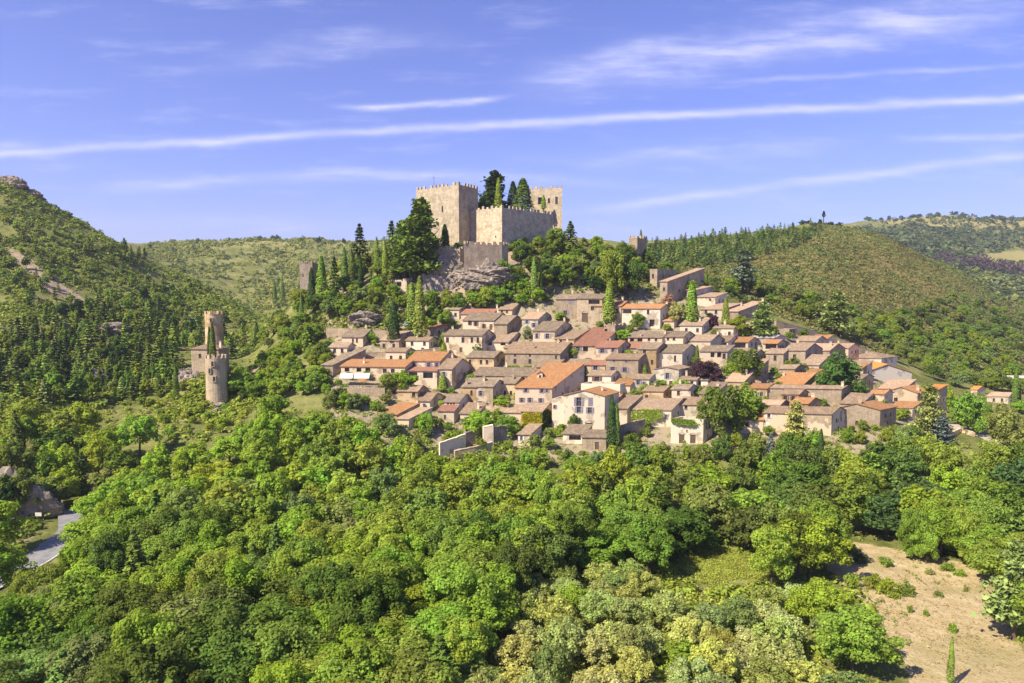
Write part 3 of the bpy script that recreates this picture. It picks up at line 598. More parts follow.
H('shed', 'low orange roof strip at the foot of the cream gabled house', 889, 912, 916, 408, 420, 'sx', 'cream', 'orange', d=6, pitch=.25, chim=0, win=[], cat='shed', group=None)
H('barn', 'rubble stone barn with gable front and rusty orange roof, right end of the village', 832, 879.5, 889, 410, 430, 'gy', 'stone', 'rust', phi=-4, chim=[(.55, .1)], win=[(857, 423, 3, 4), (845, 417, 1.6, 1)], sh='none', pitch=.26, cat='barn')
H('barn', 'long rubble stone barn with thin tiled roof edge and single square hole', 768, 841, 844, 389, 408, 'gx', 'stone', 'tan', d=7, pitch=.22, chim=[(.97, .3)], win=[(807, 395, 3, 3.5)], sh='none', cat='barn')
H('village_house', 'house with long brown roof and small white chimney behind the pale conifer', 764, 831, 835, 414, 436, 'gx', 'cream', 'brown', d=9, pitch=.34, chim=[(.36, .5)], win=[(769, 417, 3, 4), (800, 418, 3, 4), (829, 416, 3, 4, 'void'), (768, 427, 4, 8, 'closed')], sh='white')
H('cottage', 'little cottage with rusty orange roof left of the dark red roofed house', 739, 763, 766, 420, 434, 'gx', 'cream', 'rust', d=8, pitch=.34, chim=0, win=[(747, 425)], cat='cottage')
H('village_house', 'house seen only by its flat orange-ochre roof above the long stone barn', 773, 803, 807, 384.5, 391, 'sx', 'stone', 'rust', d=9, pitch=.36, chim=[(.05, .7)], win=[])
H('tower_house', 'dark slab-like stone tower with small orange cap at the far right end', 926, 937, 944, 389.5, 420, 'sx', 'stone', 'bright', d=6, pitch=.2, chim=0, win=[(932, 396, 3, 4)], sh='none', cat='tower', group=None)
# --- lower middle
H('village_house', 'big house with rust-orange roof, dormer and eight windows, lower centre of the village', 515, 552, 588, 388, 412, 'sx', 'pink', 'rust', al=38, d=19, pitch=.33, chim=0, win=[(526, 390.8, 3, 4), (542, 391, 3, 4), (547, 391, 2, 3), (522, 400.5, 3, 4.5), (530, 400.5, 3, 5), (541, 401, 3, 5.5)], sh='lilac')
H('village_house', 'plain pale wing at the right corner of the big rust-roofed house', 552, 564, 568, 399, 428, 'flat', 'pink', d=6, chim=0, win=[(555, 407, 2, 4), (562, 409, 4, 7, 'closed')], sh='lilac')
H('village_house', 'ochre half of a tall paired house with narrow arched windows, beside its white half', 462, 476, 478, 387, 408, 'gx', 'ochre', 'grey', d=12, chim=[(.2, .1)], win=[(471.5, 393, 2.2, 5), (471.5, 402.5, 3, 4)], sh='none')
H('village_house', 'white upper half of a tall paired house with roof terrace, beside its ochre half', 476, 493, 501, 386.5, 409, 'gx', 'cream', 'grey', d=9, chim=[(.2, .35)], win=[(481, 393.5, 3, 5), (480, 403.5, 4, 4), (487.5, 404, 1.6, 2)], sh='lilac')
H('village_house', 'recessed cream house with mossy front above the bright green vines', 500, 515, 518, 383.5, 400, 'gx', 'ochre', 'grey', d=9, chim=[(.6, .3)], win=[(505, 385, 3, 3), (505, 393, 2.5, 4), (511, 393, 2.5, 4)], sh='none')
H('village_house', 'broad grey roofed house behind the paired houses, with dark skylight', 472, 530, 538, 376, 386, 'gx', 'stone', 'grey', d=12, chim=[(.45, .5), (.9, .6)], win=[])
H('village_house', 'little house with grey roof and three attic windows in a row', 444, 459, 469, 402, 418, 'gx', 'white', 'grey', chim=[(.4, .9)], win=[(448, 404.3, 1.8, 2.4), (451, 404.3, 1.8, 2.4), (454, 404.3, 1.8, 2.4)], sh='none')
H('shed', 'lower pink annex with thin red roof before the three attic windows', 438, 454, 458, 411, 424, 'sx', 'pink', 'red', d=3.4, chim=0, win=[(445, 417, 2, 4)], sh='none', side=False, cat='annex', group=None)
H('village_house', 'brown roofed house with shaded flank above the bright orange roof', 417, 430, 444, 401, 412, 'gx', 'pink', 'brown', chim=0, win=[], dmin=9)
H('village_house', 'long low house with the brightest orange-red roof at the lower left edge', 377, 397, 418, 414.5, 421, 'sx', 'ochre', 'orange', pitch=.22, chim=[(.9, .95)], win=[], al=36)
H('village_house', 'low house with dusty pink roof below the brightest orange roof', 397, 409, 429, 419, 430, 'sx', 'cream', 'pink', pitch=.2, chim=0, win=[], al=36)
H('village_house', 'small house cloaked in yellow and green creeper, below the big rust-roofed house', 521, 542, 554, 411.5, 432, 'gx', 'ochre', 'tan', chim=0, win=[(526, 414, 2.5, 4)], sh='none', side=False)
H('shed', 'low stone outbuilding with lichen roof below the creeper-clad house', 518, 530, 546, 434.5, 446, 'sx', 'white', 'tan', pitch=.22, chim=0, win=[(521.5, 438.5, 2.5, 4)], sh='white', side=False, cat='outbuilding', group=None)
H('shed', 'long low outbuilding under flat tan roof hidden by vines', 490, 521, 525, 412.5, 420, 'gx', 'cream', 'tan', d=9, chim=[(.45, .3)], win=[], cat='outbuilding', group=None)
H('shed', 'open fronted garage with grey roof at the foot of the white gabled house', 563, 584, 586, 434, 444, 'sx', 'white', 'grey', d=5, chim=0, win=[(575, 438, 12, 5, 'void')], sh='none', cat='garage', group=None)
H('shed', 'stone outbuilding with grey roof and one door beside the front cypresses', 582, 606, 608, 437.5, 450, 'gx', 'stone', 'grey', d=8, pitch=.36, chim=0, win=[], doors=[(597, 4, 8)], cat='outbuilding', group=None)
H('village_house', 'white gabled house with tall lilac shutters behind the front cypresses', 564, 604.5, 618, 396, 431, 'gy', 'white', 'orange', pitch=.27, phi=-8, chim=[(.75, .5)], win=[(579, 402.3, 5, 9, 'window'), (590.5, 402.3, 5, 9, 'closed'), (579, 410.5, 4, 6), (590, 410.5, 4, 6)], doors=[(589, 7, 8, 'arch')], sh='lilac')
H('village_house', 'house with brown-pink sloping roof right of the front cypresses', 614, 627, 642, 408.5, 428, 'sx', 'cream', 'tan', chim=0, win=[], pitch=.26)
H('village_house', 'house with broad brown roof and vines along its eaves, front row', 634, 671, 675, 410, 427, 'gx', 'white', 'tan', d=15, pitch=.34, chim=[(.97, .5)], win=[(666, 417, 2, 5)], sh='lilac')
H('village_house', 'white house with two square windows above the garage terrace, front row right', 676, 711, 719, 405, 420, 'gx', 'white', 'brown', chim=[(.12, .6)], win=[(686, 407.5, 3, 4), (699, 407.8, 3.4, 4)], sh='none')
H('terrace_house', 'white terrace storey with two arched garage doors and a vine along its edge', 671, 703, 712, 419.5, 444, 'flat', 'white', d=6, chim=0, win=[(687, 431, 1.5, 2)], doors=[(682, 5.5, 9.5, 'arch'), (693, 5.5, 9.5, 'arch')], sh='none')
H('village_house', 'stone house with brown roof, two shuttered windows, beside a thin dark cypress', 606, 638, 643, 359.5, 380, 'gx', 'stone', 'brown', d=9, chim=0, win=[(613, 369.5, 4, 4.5), (625, 369.8, 4, 4.5), (614, 361, 1.8, 1.8), (626, 361, 1.8, 1.8)], sh='lilac')
H('village_house', 'small cream house with red roof left of the brown roofed stone house', 586, 605, 609, 365, 377, 'gx', 'ochre', 'red', d=7, chim=0, win=[(595.5, 368, 4, 4)], sh='grey')
H('village_house', 'tiny white house with red shutters in the village centre', 588, 611, 620, 375.5, 387, 'gx', 'white', 'tan', d=7, chim=0, win=[(597, 379, 5, 4.5)], sh='brown')
H('village_house', 'flat white terrace house above the white gabled house', 581, 620, 623, 384, 398, 'flat', 'white', d=6, chim=0, win=[], side=False)
H('village_house', 'small white house with lilac shutters and tan roof, right of the terrace', 633, 649, 654, 379, 392, 'gx', 'white', 'tan', d=7, chim=0, win=[(638.5, 382.5, 3, 4), (644, 383, 2, 3)], sh='lilac')
H('village_house', 'low house with mustard tan roof beside a blue shaded gable, village centre', 614, 630, 635, 385, 394, 'gx', 'cream', 'rust', d=9, chim=0, win=[])
H('village_house', 'white gable-fronted house with grey shutters above the garden with a teal parasol', 654, 678.5, 696, 369.5, 388, 'gy', 'white', 'tan', pitch=.2, d=9, chim=0, win=[(667.5, 376, 3.2, 6)], sh='grey', doors=[(671, 3.5, 7)])
H('shed', 'garden shed with pale gable post and grey lean-to roof, beside the purple-leaved tree', 701, 708, 719, 380, 393, 'sx', 'white', 'grey', chim=0, win=[], cat='shed', group=None)
# --- upper right
H('village_house', 'tall stone house with long sloping roof edge standing alone above the village', 660, 667, 704, 281.5, 306, 'sx', 'stone', 'pink', pitch=.2, al=44, chim=0, win=[(664, 289, 2, 3)], sh='none')
H('tower_house', 'square flat topped stone tower behind the tall lone stone house', 650, 657, 677, 269, 288, 'flat', 'stone', al=42, chim=0, win=[(653, 276, 2, 4)], sh='none', cat='tower', group=None)
H('village_house', 'narrow house with mossy roof edge below the tall lone stone house', 687, 696, 713, 290, 303, 'sx', 'grey', 'pink', pitch=.12, al=46, chim=0, win=[], side=True)
H('village_house', 'house with two small windows and pink roof right of the big cypress', 697, 715, 727, 297, 309, 'sx', 'pink', 'pink', pitch=.16, chim=0, win=[(710, 299.5, 2, 2), (714, 299, 1.8, 2)], sh='none')
H('village_house', 'low house with layered pink roofs between the two right cypresses', 700, 722, 742, 309.5, 320, 'sx', 'white', 'pink', pitch=.14, al=46, chim=0, win=[(706, 312), (716, 312)], sh='none')
H('village_house', 'long house with pale pink roof and grey flank beside the feathery conifer', 726, 738, 765, 311.5, 325, 'sx', 'stone', 'pink', pitch=.18, al=48, chim=[(.1, .5), (.9, .95)], win=[])
H('ruined_house', 'roofless stone house on the slope under the big castle cedar', 393, 407, 416, 281, 294, 'ruin', 'pink', al=14, chim=0, win=[(399, 284, 5, 5, 'void')], sh='none', cat='ruin', group=None)
# --- hamlet by the round towers
H('tower_house', 'stone house with hipped brown roof between the two round towers', 191, 219, 228, 349.5, 372, 'hip', 'stone', 'brown', phi=-8, d=8, pitch=.36, chim=[(.95, .3)], win=[(200, 356), (212, 357)], sh='none', Y=240)
H('shed', 'low stone building with broken grey-brown roof right of the front round tower', 232, 255, 262, 372, 384, 'gx', 'stone', 'tan', d=9, pitch=.34, chim=0, win=[(240, 376)], sh='none', cat='outbuilding', group=None)
# far right homes
H('farmhouse', 'tiny orange roofed house among trees right of the village', 971, 977, 981, 389.5, 396, 'gx', 'cream', 'bright', phi=-14, d=7, chim=0, win=[], group=None)
H('farmhouse', 'low pink and white house behind the two far right cypresses', 987, 1008, 1013, 396.5, 404, 'gx', 'white', 'pink', d=8, chim=0, win=[(994, 400), (1002, 400)], group=None)
H('farmhouse', 'long white roofed house farthest right, above the far right cypresses', 1001, 1024, 1034, 379, 384, 'gx', 'white', 'pale', d=8, chim=0, win=[], group=None)

# small houses filling the gaps between the larger ones
def in_house(x, y, pad):
    for c_, a_, b_, w_, d_ in FOOT:
        m_ = np.linalg.solve(np.array([a_, b_]).T, np.array((x, y)) - c_)
        if -w_ - pad < m_[0] < pad and -pad < m_[1] < d_ + pad: return True
    return False
FACADE = []
for (u_, v_, Y_, lb_), (c_, a_, b_, w_, d_) in zip(ROOTS, FOOT):
    for f_ in (.15, .5, .85): FACADE.append((u_ + (f_ - .5) * w_ * F / Y_, v_ - 1, Y_))
INF = [(345, 350), (400, 346), (440, 334), (455, 318), (560, 320), (690, 334), (760, 334), (830, 352), (900, 388), (915, 412), (760, 428), (700, 424), (640, 424), (560, 424), (470, 430), (400, 404), (345, 392)]
IR = random.Random(21); nin = 0; WL = {'cream': 'cream', 'stone': 'stone', 'pink': 'pinkish', 'white': 'pale', 'ochre': 'ochre'}; RN = {'brown': 'brown', 'grey': 'grey-brown', 'tan': 'tan', 'orange': 'orange', 'red': 'dull red', 'pink': 'faded pink'}
HL = [(352, 374, 'the restaurant awnings'), (420, 366, 'the two-storey cream house'), (404, 405, 'the brightest orange roof'), (463, 345, 'the three-bay house'), (478, 395, 'the tall paired house'), (533, 395, 'the big rust-roofed house'), (535, 362, 'the long stone house'), (545, 338, 'the blue-flanked grey house'), (588, 350, 'the largest red roof'), (585, 312, 'the arched gateway'), (640, 318, 'the white orange-tiled house'),
      (622, 370, 'the brown-roofed stone house'), (668, 360, 'the big gabled house'), (667, 378, 'the white gable-fronted house'), (585, 412, 'the white gabled house'), (652, 415, 'the broad brown roof'), (688, 415, 'the garage terrace'), (718, 355, 'the glazed veranda'), (745, 345, 'the orange balcony'), (795, 358, 'the rough stone house'), (818, 358, 'the tall pillared openings'), (805, 397, 'the long stone barn'), (856, 418, 'the gable-fronted barn'), (888, 380, 'the grey barn'), (798, 422, 'the long brown roof'), (490, 325, 'the grey two-chimney house'), (720, 310, 'the layered pink roofs'), (505, 420, 'the vine-hidden outbuilding')]
seen_lb = Counter()
for _ in range(5000):
    if nin >= 58: break
    u, v = IR.uniform(345, 915), IR.uniform(316, 430)
    if not inpoly(u, v, INF) or (330 < u < 384 and 362 < v < 400): continue
    p = hit(u, v, 190, 320); w_, d_, h_ = IR.uniform(5, 9), IR.uniform(6, 9), IR.uniform(3.2, 5.4); a_ = atan(tcol(u, v)) + R(26); e1 = np.array((cos(R(-6)), sin(R(-6)))); e2 = np.array((sin(a_), cos(a_)))
    if any(in_house(*(p[:2] - e1 * w_ * i_ + e2 * d_ * j_), .15) for i_ in (0, .5, 1) for j_ in (0, .5, 1)): continue
    uc_, vb_ = proj(*p); _, ve_ = proj(p[0], p[1], p[2] + h_); q_ = p[:2] - e1 * w_; ul_, _ = proj(q_[0], q_[1], p[2] + h_); top_ = ve_ - 6
    if any(ul_ - 1.5 < f[0] < uc_ + 4 and top_ < f[1] < vb_ and f[2] > p[1] for f in FACADE): continue
    wl_ = IR.choice(['cream', 'stone', 'stone', 'pink', 'ochre', 'white']); rf_ = IR.choice(['brown', 'grey', 'tan', 'tan', 'orange', 'orange', 'pink', 'tan'])
    k_ = min(HL, key=lambda l: (l[0] - u) ** 2 + ((l[1] - v) * 1.3) ** 2); rel_ = ('above' if v < k_[1] else 'below') if abs(v - k_[1]) > abs(u - k_[0]) * .6 else ('left of' if u < k_[0] else 'right of')
    lb_ = f"small {WL[wl_]} house with {RN[rf_]} roof {rel_} {k_[2]}"; seen_lb[lb_] += 1
    if seen_lb[lb_] > 1: continue
    H('small_house', lb_, ul_, uc_, uc_ + 4, ve_, vb_, IR.choice(['gx', 'gx', 'sx']), wl_, rf_, d=d_, Y=p[1], chim=IR.choice([0, 1, 1]), pitch=IR.uniform(.28, .4)); nin += 1
    FACADE.append((.5 * (ul_ + uc_), .5 * (ve_ + vb_), p[1]))
print('infill houses', nin)

# ------------------------------------------------------------------ castle
CG = 'castle on the hilltop'
H('castle_keep', 'massive square castle keep with battlements, left end of the castle', 416, 459, 478, 184.5, 245, 'cren', 'castle', phi=-40, al=30, Y=303, win=[(428, 207, 2, 5), (443, 207, 2.4, 6), (421, 226, 3, 4)], sh='none', side=False, cat='castle keep', group=CG)
H('castle_curtain_wall', 'lower crenellated castle block with lit left face, right of the keep', 465, 502, 563, 207.5, 248, 'cren', 'castle', phi=-40, al=40, d=36, Y=299, win=[(468.5, 231, 3, 6), (496, 236, 1.5, 2)], sh='none', side=False, cat='castle wall', group=CG)
H('castle_tower', 'battlemented tower wall with two arched windows at the right end of the castle', 530, 562, 565, 188, 226, 'cren', 'castle', phi=-16, al=4, Y=334, d=7, win=[(549, 200, 2.4, 4.5), (556.5, 200, 2.6, 7), (540, 200, 4, 7, 'void')], sh='none', side=False, cat='castle tower', group=CG)
H('castle_bastion', 'dark shaded outer bastion wall below the castle', 464, 502, 510, 245, 274, 'cren', 'stone', phi=24, al=30, Y=288, d=5, win=[], sh='none', side=False, cat='bastion', group=CG)
H('castle_lower_wall', 'low lit stone wall on the rock between keep and bastion', 428, 460, 470, 249, 266, 'ruin', 'castle', phi=-12, al=30, Y=291, d=4, win=[], side=False, cat='castle wall', group=CG)
H('ruined_tower', 'broken square watchtower standing left of the castle hill among cypresses', 299.5, 313, 321, 264, 296, 'ruin', 'dark', phi=-20, al=12, Y=311, win=[(303, 275, 1.2, 2.4)], sh='none', side=False, cat='ruined tower', group=None)
H('ruined_tower', 'lone ruined tower stump on the slope right of the castle, beside a thin cypress', 629, 637, 641, 238, 264, 'ruin', 'stone', phi=-20, Y=322, win=[], side=False, cat='ruined tower', group=None)
# antenna on the keep
p = at(434, 188, 318); mb = MB(); mb.cyl((0, 0, -1.5), .12, 7.0, 6, .05); mb.box((-.6, -.03, 4.2), (1.2, 0, 0), (0, .06, 0), (0, 0, .06)); mb.box((-.4, -.03, 4.7), (.8, 0, 0), (0, .06, 0), (0, 0, .06))
tag(mb.build('antenna_mast', M_DARK, None, p), 'thin antenna mast on top of the castle keep', 'antenna')

def round_tower(label, u, vt, vb, rpx, Y, wl, merl=12, wins=()):
    b = at(u, vb, Y); h = at(u, vt, Y)[2] - b[2]; r = rpx * Y / F; root = empty('round_tower', b, label, 'round tower', 'round towers of the old rampart'); N = 28; mb = MB(); wh = []
    ring = lambda rr, z: [np.array((rr * cos(t), rr * sin(t), z)) for t in np.linspace(0, 2 * pi, N, False)]
    zs = [-5, 0, h * .3, h * .62, h * .86, h]; rr = [r * 1.1, r * 1.06, r * 1.02, r * .98, r * .97, r * 1.0]
    rg = [ring(a, z) for a, z in zip(rr, zs)]
    for k in range(len(zs) - 1):
        for i in range(N): mb.poly([rg[k][i], rg[k][(i + 1) % N], rg[k + 1][(i + 1) % N], rg[k + 1][i]])
    inn = ring(r * .82, h); inb = ring(r * .82, h - 1.4)
    for i in range(N):
        j = (i + 1) % N; mb.poly([rg[-1][i], rg[-1][j], inn[j], inn[i]]); mb.poly([inn[i], inn[j], inb[j], inb[i]])
    mb.poly(inb); mb.build('wall', MW[wl], root, smooth=False)
    k = MB()
    for i in range(merl):
        a0 = 2 * pi * i / merl; a1 = a0 + 2 * pi / merl * .55; q = [np.array((cos(x) * y, sin(x) * y, h + 1.05)) for x, y in ((a0, r * 1.005), (a1, r * 1.005), (a1, r * .82), (a0, r * .82))]; k.prism(q, (0, 0, -1.05))
    k.build('battlement', MW[wl], root)
    for du, v in wins:
        x = du * Y / F; z = h * (vb - v) / (vb - vt); y = -math.sqrt(max(.01, r * r - x * x)) ; nn = np.array((x, y, 0)) / r; e = np.array((-nn[1], nn[0], 0)); k = MB()
        k.box(np.array((x, y, z)) - nn * .3 - e * .55, e * .2, nn * .55, UZ * 1.5); k.box(np.array((x, y, z)) - nn * .3 + e * .35, e * .2, nn * .55, UZ * 1.5); k.box(np.array((x, y, z + 1.5)) - nn * .3 - e * .55, e * 1.1, nn * .55, UZ * .25); k.box(np.array((x, y, z - .2)) - nn * .3 - e * .55, e * 1.1, nn * .55, UZ * .2)
        f = k.build('window', MW['stone'], root); k = MB(); q = np.array((x, y, z)) + nn * .12; k.poly([q - e * .35, q + e * .35, q + e * .35 + UZ * 1.5, q - e * .35 + UZ * 1.5]); k.build('pane', M_PANE, f)
round_tower('tall front round tower with battlements on the rocky knoll left of the village', 217.5, 358, 409, 10.2, 226, 'stone', 12, [(1, 365), (-2, 372), (2, 380)])
round_tower('rear round tower with battlements behind the hipped stone house', 215, 314, 356, 8.6, 252, 'ochre', 10, [(1, 322)])

# ------------------------------------------------------------------ free-standing walls
def wall(label, pts, hpx, wl='stone', th=.5, Ys=None, name='stone_wall', step=0):
    mb = MB(); P = [hit(u, v, 150, 460) if Ys is None else at(u, v, Ys[i]) for i, (u, v) in enumerate(pts)]; o = P[0]
    for i in range(len(P) - 1):
        a, b = P[i] - o, P[i + 1] - o; h0 = hpx[i] * P[i][1] / F; h1 = hpx[i + 1] * P[i + 1][1] / F; e = b - a; n = np.array((e[1], -e[0], 0)); n = n / np.linalg.norm(n); n = n if n[1] < 0 else -n
        A0, B0 = a - UZ * 3, b - UZ * 3; A1, B1 = a + UZ * h0, b + UZ * h1; k = -n * th
        mb.poly([A0, B0, B1, A1]); mb.poly([A1, B1, B1 + k, A1 + k]); mb.poly([A0 + k, B0 + k, B1 + k, A1 + k]); mb.poly([A0, A1, A1 + k, A0 + k]); mb.poly([B0, B1, B1 + k, B0 + k])
        L = np.linalg.norm(e); c = max(2, int(L / .9))
        for j in range(c):
            t0, t1 = (j + .04) / c, (j + .96) / c; zz = random.uniform(.08, .22); q = [A1 + (B1 - A1) * t0 + n * .05, A1 + (B1 - A1) * t1 + n * .05, A1 + (B1 - A1) * t1 + k - n * .05, A1 + (B1 - A1) * t0 + k - n * .05]
            mb.prism([x + UZ * zz for x in q], -UZ * (zz + .02))
    return tag(mb.build(name, MW[wl], None, o), label, 'wall')
wall('long pale retaining wall behind the cream house and the two close cypresses', [(326, 339), (352, 338), (388, 340), (417, 341)], [11, 9, 9, 7], 'stone')
wall('short terrace wall above the restaurant roof', [(366, 357), (402, 356), (440, 351)], [4, 4, 3], 'stone')
wall('old rampart wall descending along the upper right edge of the village', [(776, 330), (800, 336), (835, 346), (872, 359)], [9, 9, 9, 8], 'stone', 1.2)
wall('ivy topped garden wall above the big dark tree', [(723, 381), (745, 384), (761, 390)], [6, 6, 8], 'stone')
wall('ruined lower wall with window gaps beside the front cypresses', [(620, 443), (632, 440), (645, 434)], [17, 18, 15], 'stone')
wall('pink terrace wall with small square openings, lowest left of the village', [(440, 459), (455, 455), (466, 451)], [16, 17, 17], 'pink', .6)
wall('sunlit sloping terrace parapet at the lowest edge of the village', [(455, 460), (475, 456), (493, 450)], [9, 9, 8], 'cream', .8)
wall('dark shaded wall of the roofless terrace yard', [(466, 447), (478, 443), (486, 440)], [14, 14, 14], 'dark', .5)  # this wall and the dark flank wall carry shade in their stone colour
wall('stub of broken pink wall standing over the terrace yard', [(483.5, 449), (493.5, 448)], [22, 23], 'pink', 1.5)
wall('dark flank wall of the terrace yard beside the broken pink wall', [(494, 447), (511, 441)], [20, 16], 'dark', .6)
wall('pale garden wall left of the village under dark trees', [(262, 381), (280, 379), (299, 379)], [6, 6, 5], 'cream')
wall('low field wall on the castle slope above the gatehouse', [(560, 284), (590, 282), (612, 281)], [4, 4, 4], 'stone')
wall('roadside wall beside the lower right lane', [(945, 440), (962, 432), (975, 437)], [4, 4, 4], 'cream')
# ------------------------------------------------------------------ dormer, awnings and other small built things
def at_ground(u, v): return hit(u, v, 150, 460)
Yd = hit(552, 412, 150, 460)[1] + 6.5
b = at(540, 378, Yd); root = empty('roof_dormer', b, 'small white dormer with arched window on the rust-orange roof', 'dormer'); mb = MB()
mb.box((-.85, 0, -1.6), (1.7, 0, 0), (0, 2.6, 0), (0, 0, 3.0)); mb.poly([(-.85, 0, 1.4), (.85, 0, 1.4), (0, 0, 2.0)]); mb.build('wall', MW['white'], root)
mb = MB(); mb.prism([(0, -.25, 2.1), (0, 3.6, 2.1), (-1.1, 3.6, 1.45), (-1.1, -.25, 1.45)], (0, 0, -.12)); mb.prism([(1.1, -.25, 1.45), (1.1, 3.6, 1.45), (0, 3.6, 2.1), (0, -.25, 2.1)], (0, 0, -.12)); mb.build('roof', MR['rust'], root)
mb = MB(); mb.box((-.42, -.06, -.3), (.84, 0, 0), (0, .055, 0), (0, 0, 1.3)); f = mb.build('window', M_SH['white'], root); mb = MB(); mb.poly([(-.34, -.07, -.2), (.34, -.07, -.2), (.34, -.07, .95), (-.34, -.07, .95)]); mb.build('pane', M_PANE, f)
Ya = hit(350, 384, 150, 460)[1] - 3.2
def awning(u0, u1, v0, v1, lab):
    a, b2 = at(u0, v0, Ya + 2.6), at(u1, v0, Ya + 2.6); c, d2 = at(u0 - 1, v1, Ya), at(u1 - 1, v1, Ya); root = empty('awning', (a + b2) / 2, lab, 'awning', 'white awnings of the restaurant'); o = (a + b2) / 2
    mb = MB(); mb.prism([c - o, d2 - o, b2 - o, a - o], (0, 0, -.05)); mb.prism([c - o, d2 - o, d2 - o + (0, .02, -.3), c - o + (0, .02, -.3)], (0, .03, 0)); mb.build('canvas', M_WHITE, root)
    for q, p2 in ((a, c), (b2, d2)): mb = MB(); mb.cyl(q - o - (0, 0, .25), .035, 1, 6, d=(p2 - q) * .97); mb.build('arm', M_DARK, root)
awning(340.5, 353.5, 373, 378, 'white awning over the restaurant terrace, the one further from the trees')
awning(354.5, 370, 373, 378, 'white awning over the restaurant terrace, nearest the round green trees')
# terrace with railing, parasol and tables below the awnings
pT = at(358, 388, Ya - 4.5); L = 17.; root = empty('restaurant_terrace', pT, 'pale restaurant terrace platform with dark railing under the awnings', 'terrace'); mb = MB(); mb.box((-L / 2, 0, -6), (L, 0, 0), (0, 7.5, 0), (0, 0, 6)); mb.build('platform', MW['stone'], root)
mb = MB()
for i in range(18): mb.box((-L / 2 + i * (L - .1) / 17, .05, .003), (.07, 0, 0), (0, .07, 0), (0, 0, 1.0))
mb.box((-L / 2, .04, 1.0), (L, 0, 0), (0, .1, 0), (0, 0, .08)); mb.box((-L / 2, .06, .5), (L, 0, 0), (0, .05, 0), (0, 0, .05)); mb.build('railing', M_DARK, root)
def parasol(loc, r, m, lab):
    root = empty('parasol', loc, lab, 'parasol'); mb = MB(); n = 8
    P = [np.array((r * cos(t), r * sin(t), 2.1)) for t in np.linspace(0, 2 * pi, n, False)]
    for i in range(n): mb.prism([P[i], P[(i + 1) % n], (0, 0, 2.75)], (0, 0, -.04))
    mb.build('canopy', m, root); mb = MB(); mb.cyl((0, 0, 0), .04, 2.75, 6); mb.build('pole', M_DARK, root); mb = MB(); mb.cyl((0, 0, 0), .3, .08, 10); mb.build('base', M_DARK, root)
parasol(pT + (1.2, 1.6, .005), 1.25, M_RED, 'orange-red parasol on the restaurant terrace below the awnings')
g = at_ground(683, 389); parasol(g, 1.1, M_TEAL, 'teal parasol in the garden below the white gable-fronted house')
for i, x in enumerate((-5.5, -2.4, 4.6)):
    root = empty('terrace_table', pT + (x, 2.2, .004), ('small dark terrace table at the far end of the railing', 'small dark terrace table beside the orange-red parasol', 'small dark terrace table nearest the round green trees')[i], 'table', 'tables on the restaurant terrace')
    mb = MB(); mb.cyl((0, 0, .7), .5, .05, 10); mb.build('tabletop', M_DARK, root); mb = MB(); mb.cyl((0, 0, 0), .05, .7, 6); mb.build('leg', M_DARK, root)
# parked cars
M_CARW = plain('white_car_paint', (.75, .75, .74), .35, .5); M_CARB = plain('blue_grey_car_paint', (.38, .46, .62), .35, .5); M_TYRE = plain('tyre_rubber', (.03, .03, .03)); M_LAMP = plain('lamp_glass', (.8, .78, .7), .2)
def car(p, rz, paint, lab):
    root = empty('parked_car', p, lab, 'car', 'cars parked in the village'); root.rotation_euler.z = rz
    prof = [(-2.05, .35), (-2.1, .8), (-1.75, .95), (-1.25, 1.42), (.35, 1.45), (1.05, .98), (1.95, .85), (2.08, .4)]; mb = MB()
    for s in (-1, 1):
        q = [(x, s * .82, z) for x, z in prof]; mb.poly(q if s < 0 else q[::-1])
    for i in range(len(prof)):
        a, b2 = prof[i], prof[(i + 1) % len(prof)]; mb.poly([(a[0], -.82, a[1]), (a[0], .82, a[1]), (b2[0], .82, b2[1]), (b2[0], -.82, b2[1])])
    mb.build('body', paint, root)
    for s in (-1, 1): mb = MB(); mb.prism([(-1.55, s * .83, .98), (.85, s * .83, .98), (.28, s * .83, 1.36), (-1.18, s * .83, 1.34)], (0, s * -.02, 0)); mb.build('window', M_PANE, root)
    mb = MB(); mb.prism([(1.0, -.7, 1.02), (1.0, .7, 1.02), (.42, .66, 1.41), (.42, -.66, 1.41)], (.03, 0, .03)); mb.build('windscreen', M_PANE, root)
    for x in (-1.3, 1.3):
        for s in (-1, 1):
            mb = MB(); mb.cyl((x, s * .72, .32), .32, .2, 14, d=(0, s * .14, 0)); wh = mb.build('wheel', M_TYRE, root); mb = MB(); mb.cyl((x, s * .855, .32), .17, .03, 10, d=(0, s * .02, 0)); mb.build('rim', M_CARW, wh)
    for s in (-1, 1): mb = MB(); mb.box((2.0, s * .6 - .14, .62), (.07, 0, 0), (0, .28, 0), (0, 0, .14)); mb.build('headlight', M_LAMP, root)
g = at_ground(541, 366); car(g + (0, 0, .05), .1, M_CARW, 'white car parked before the long stone house above the rust roof')
g = at_ground(409, 326.5); car(g + (0, 0, .1), .05, M_CARB, 'pale blue-grey car parked on the retaining wall between two cypresses')
g = at_ground(390, 327); car(g + (0, 0, .1), -.1, M_CARW, 'white car parked on the retaining wall left of the close cypresses')
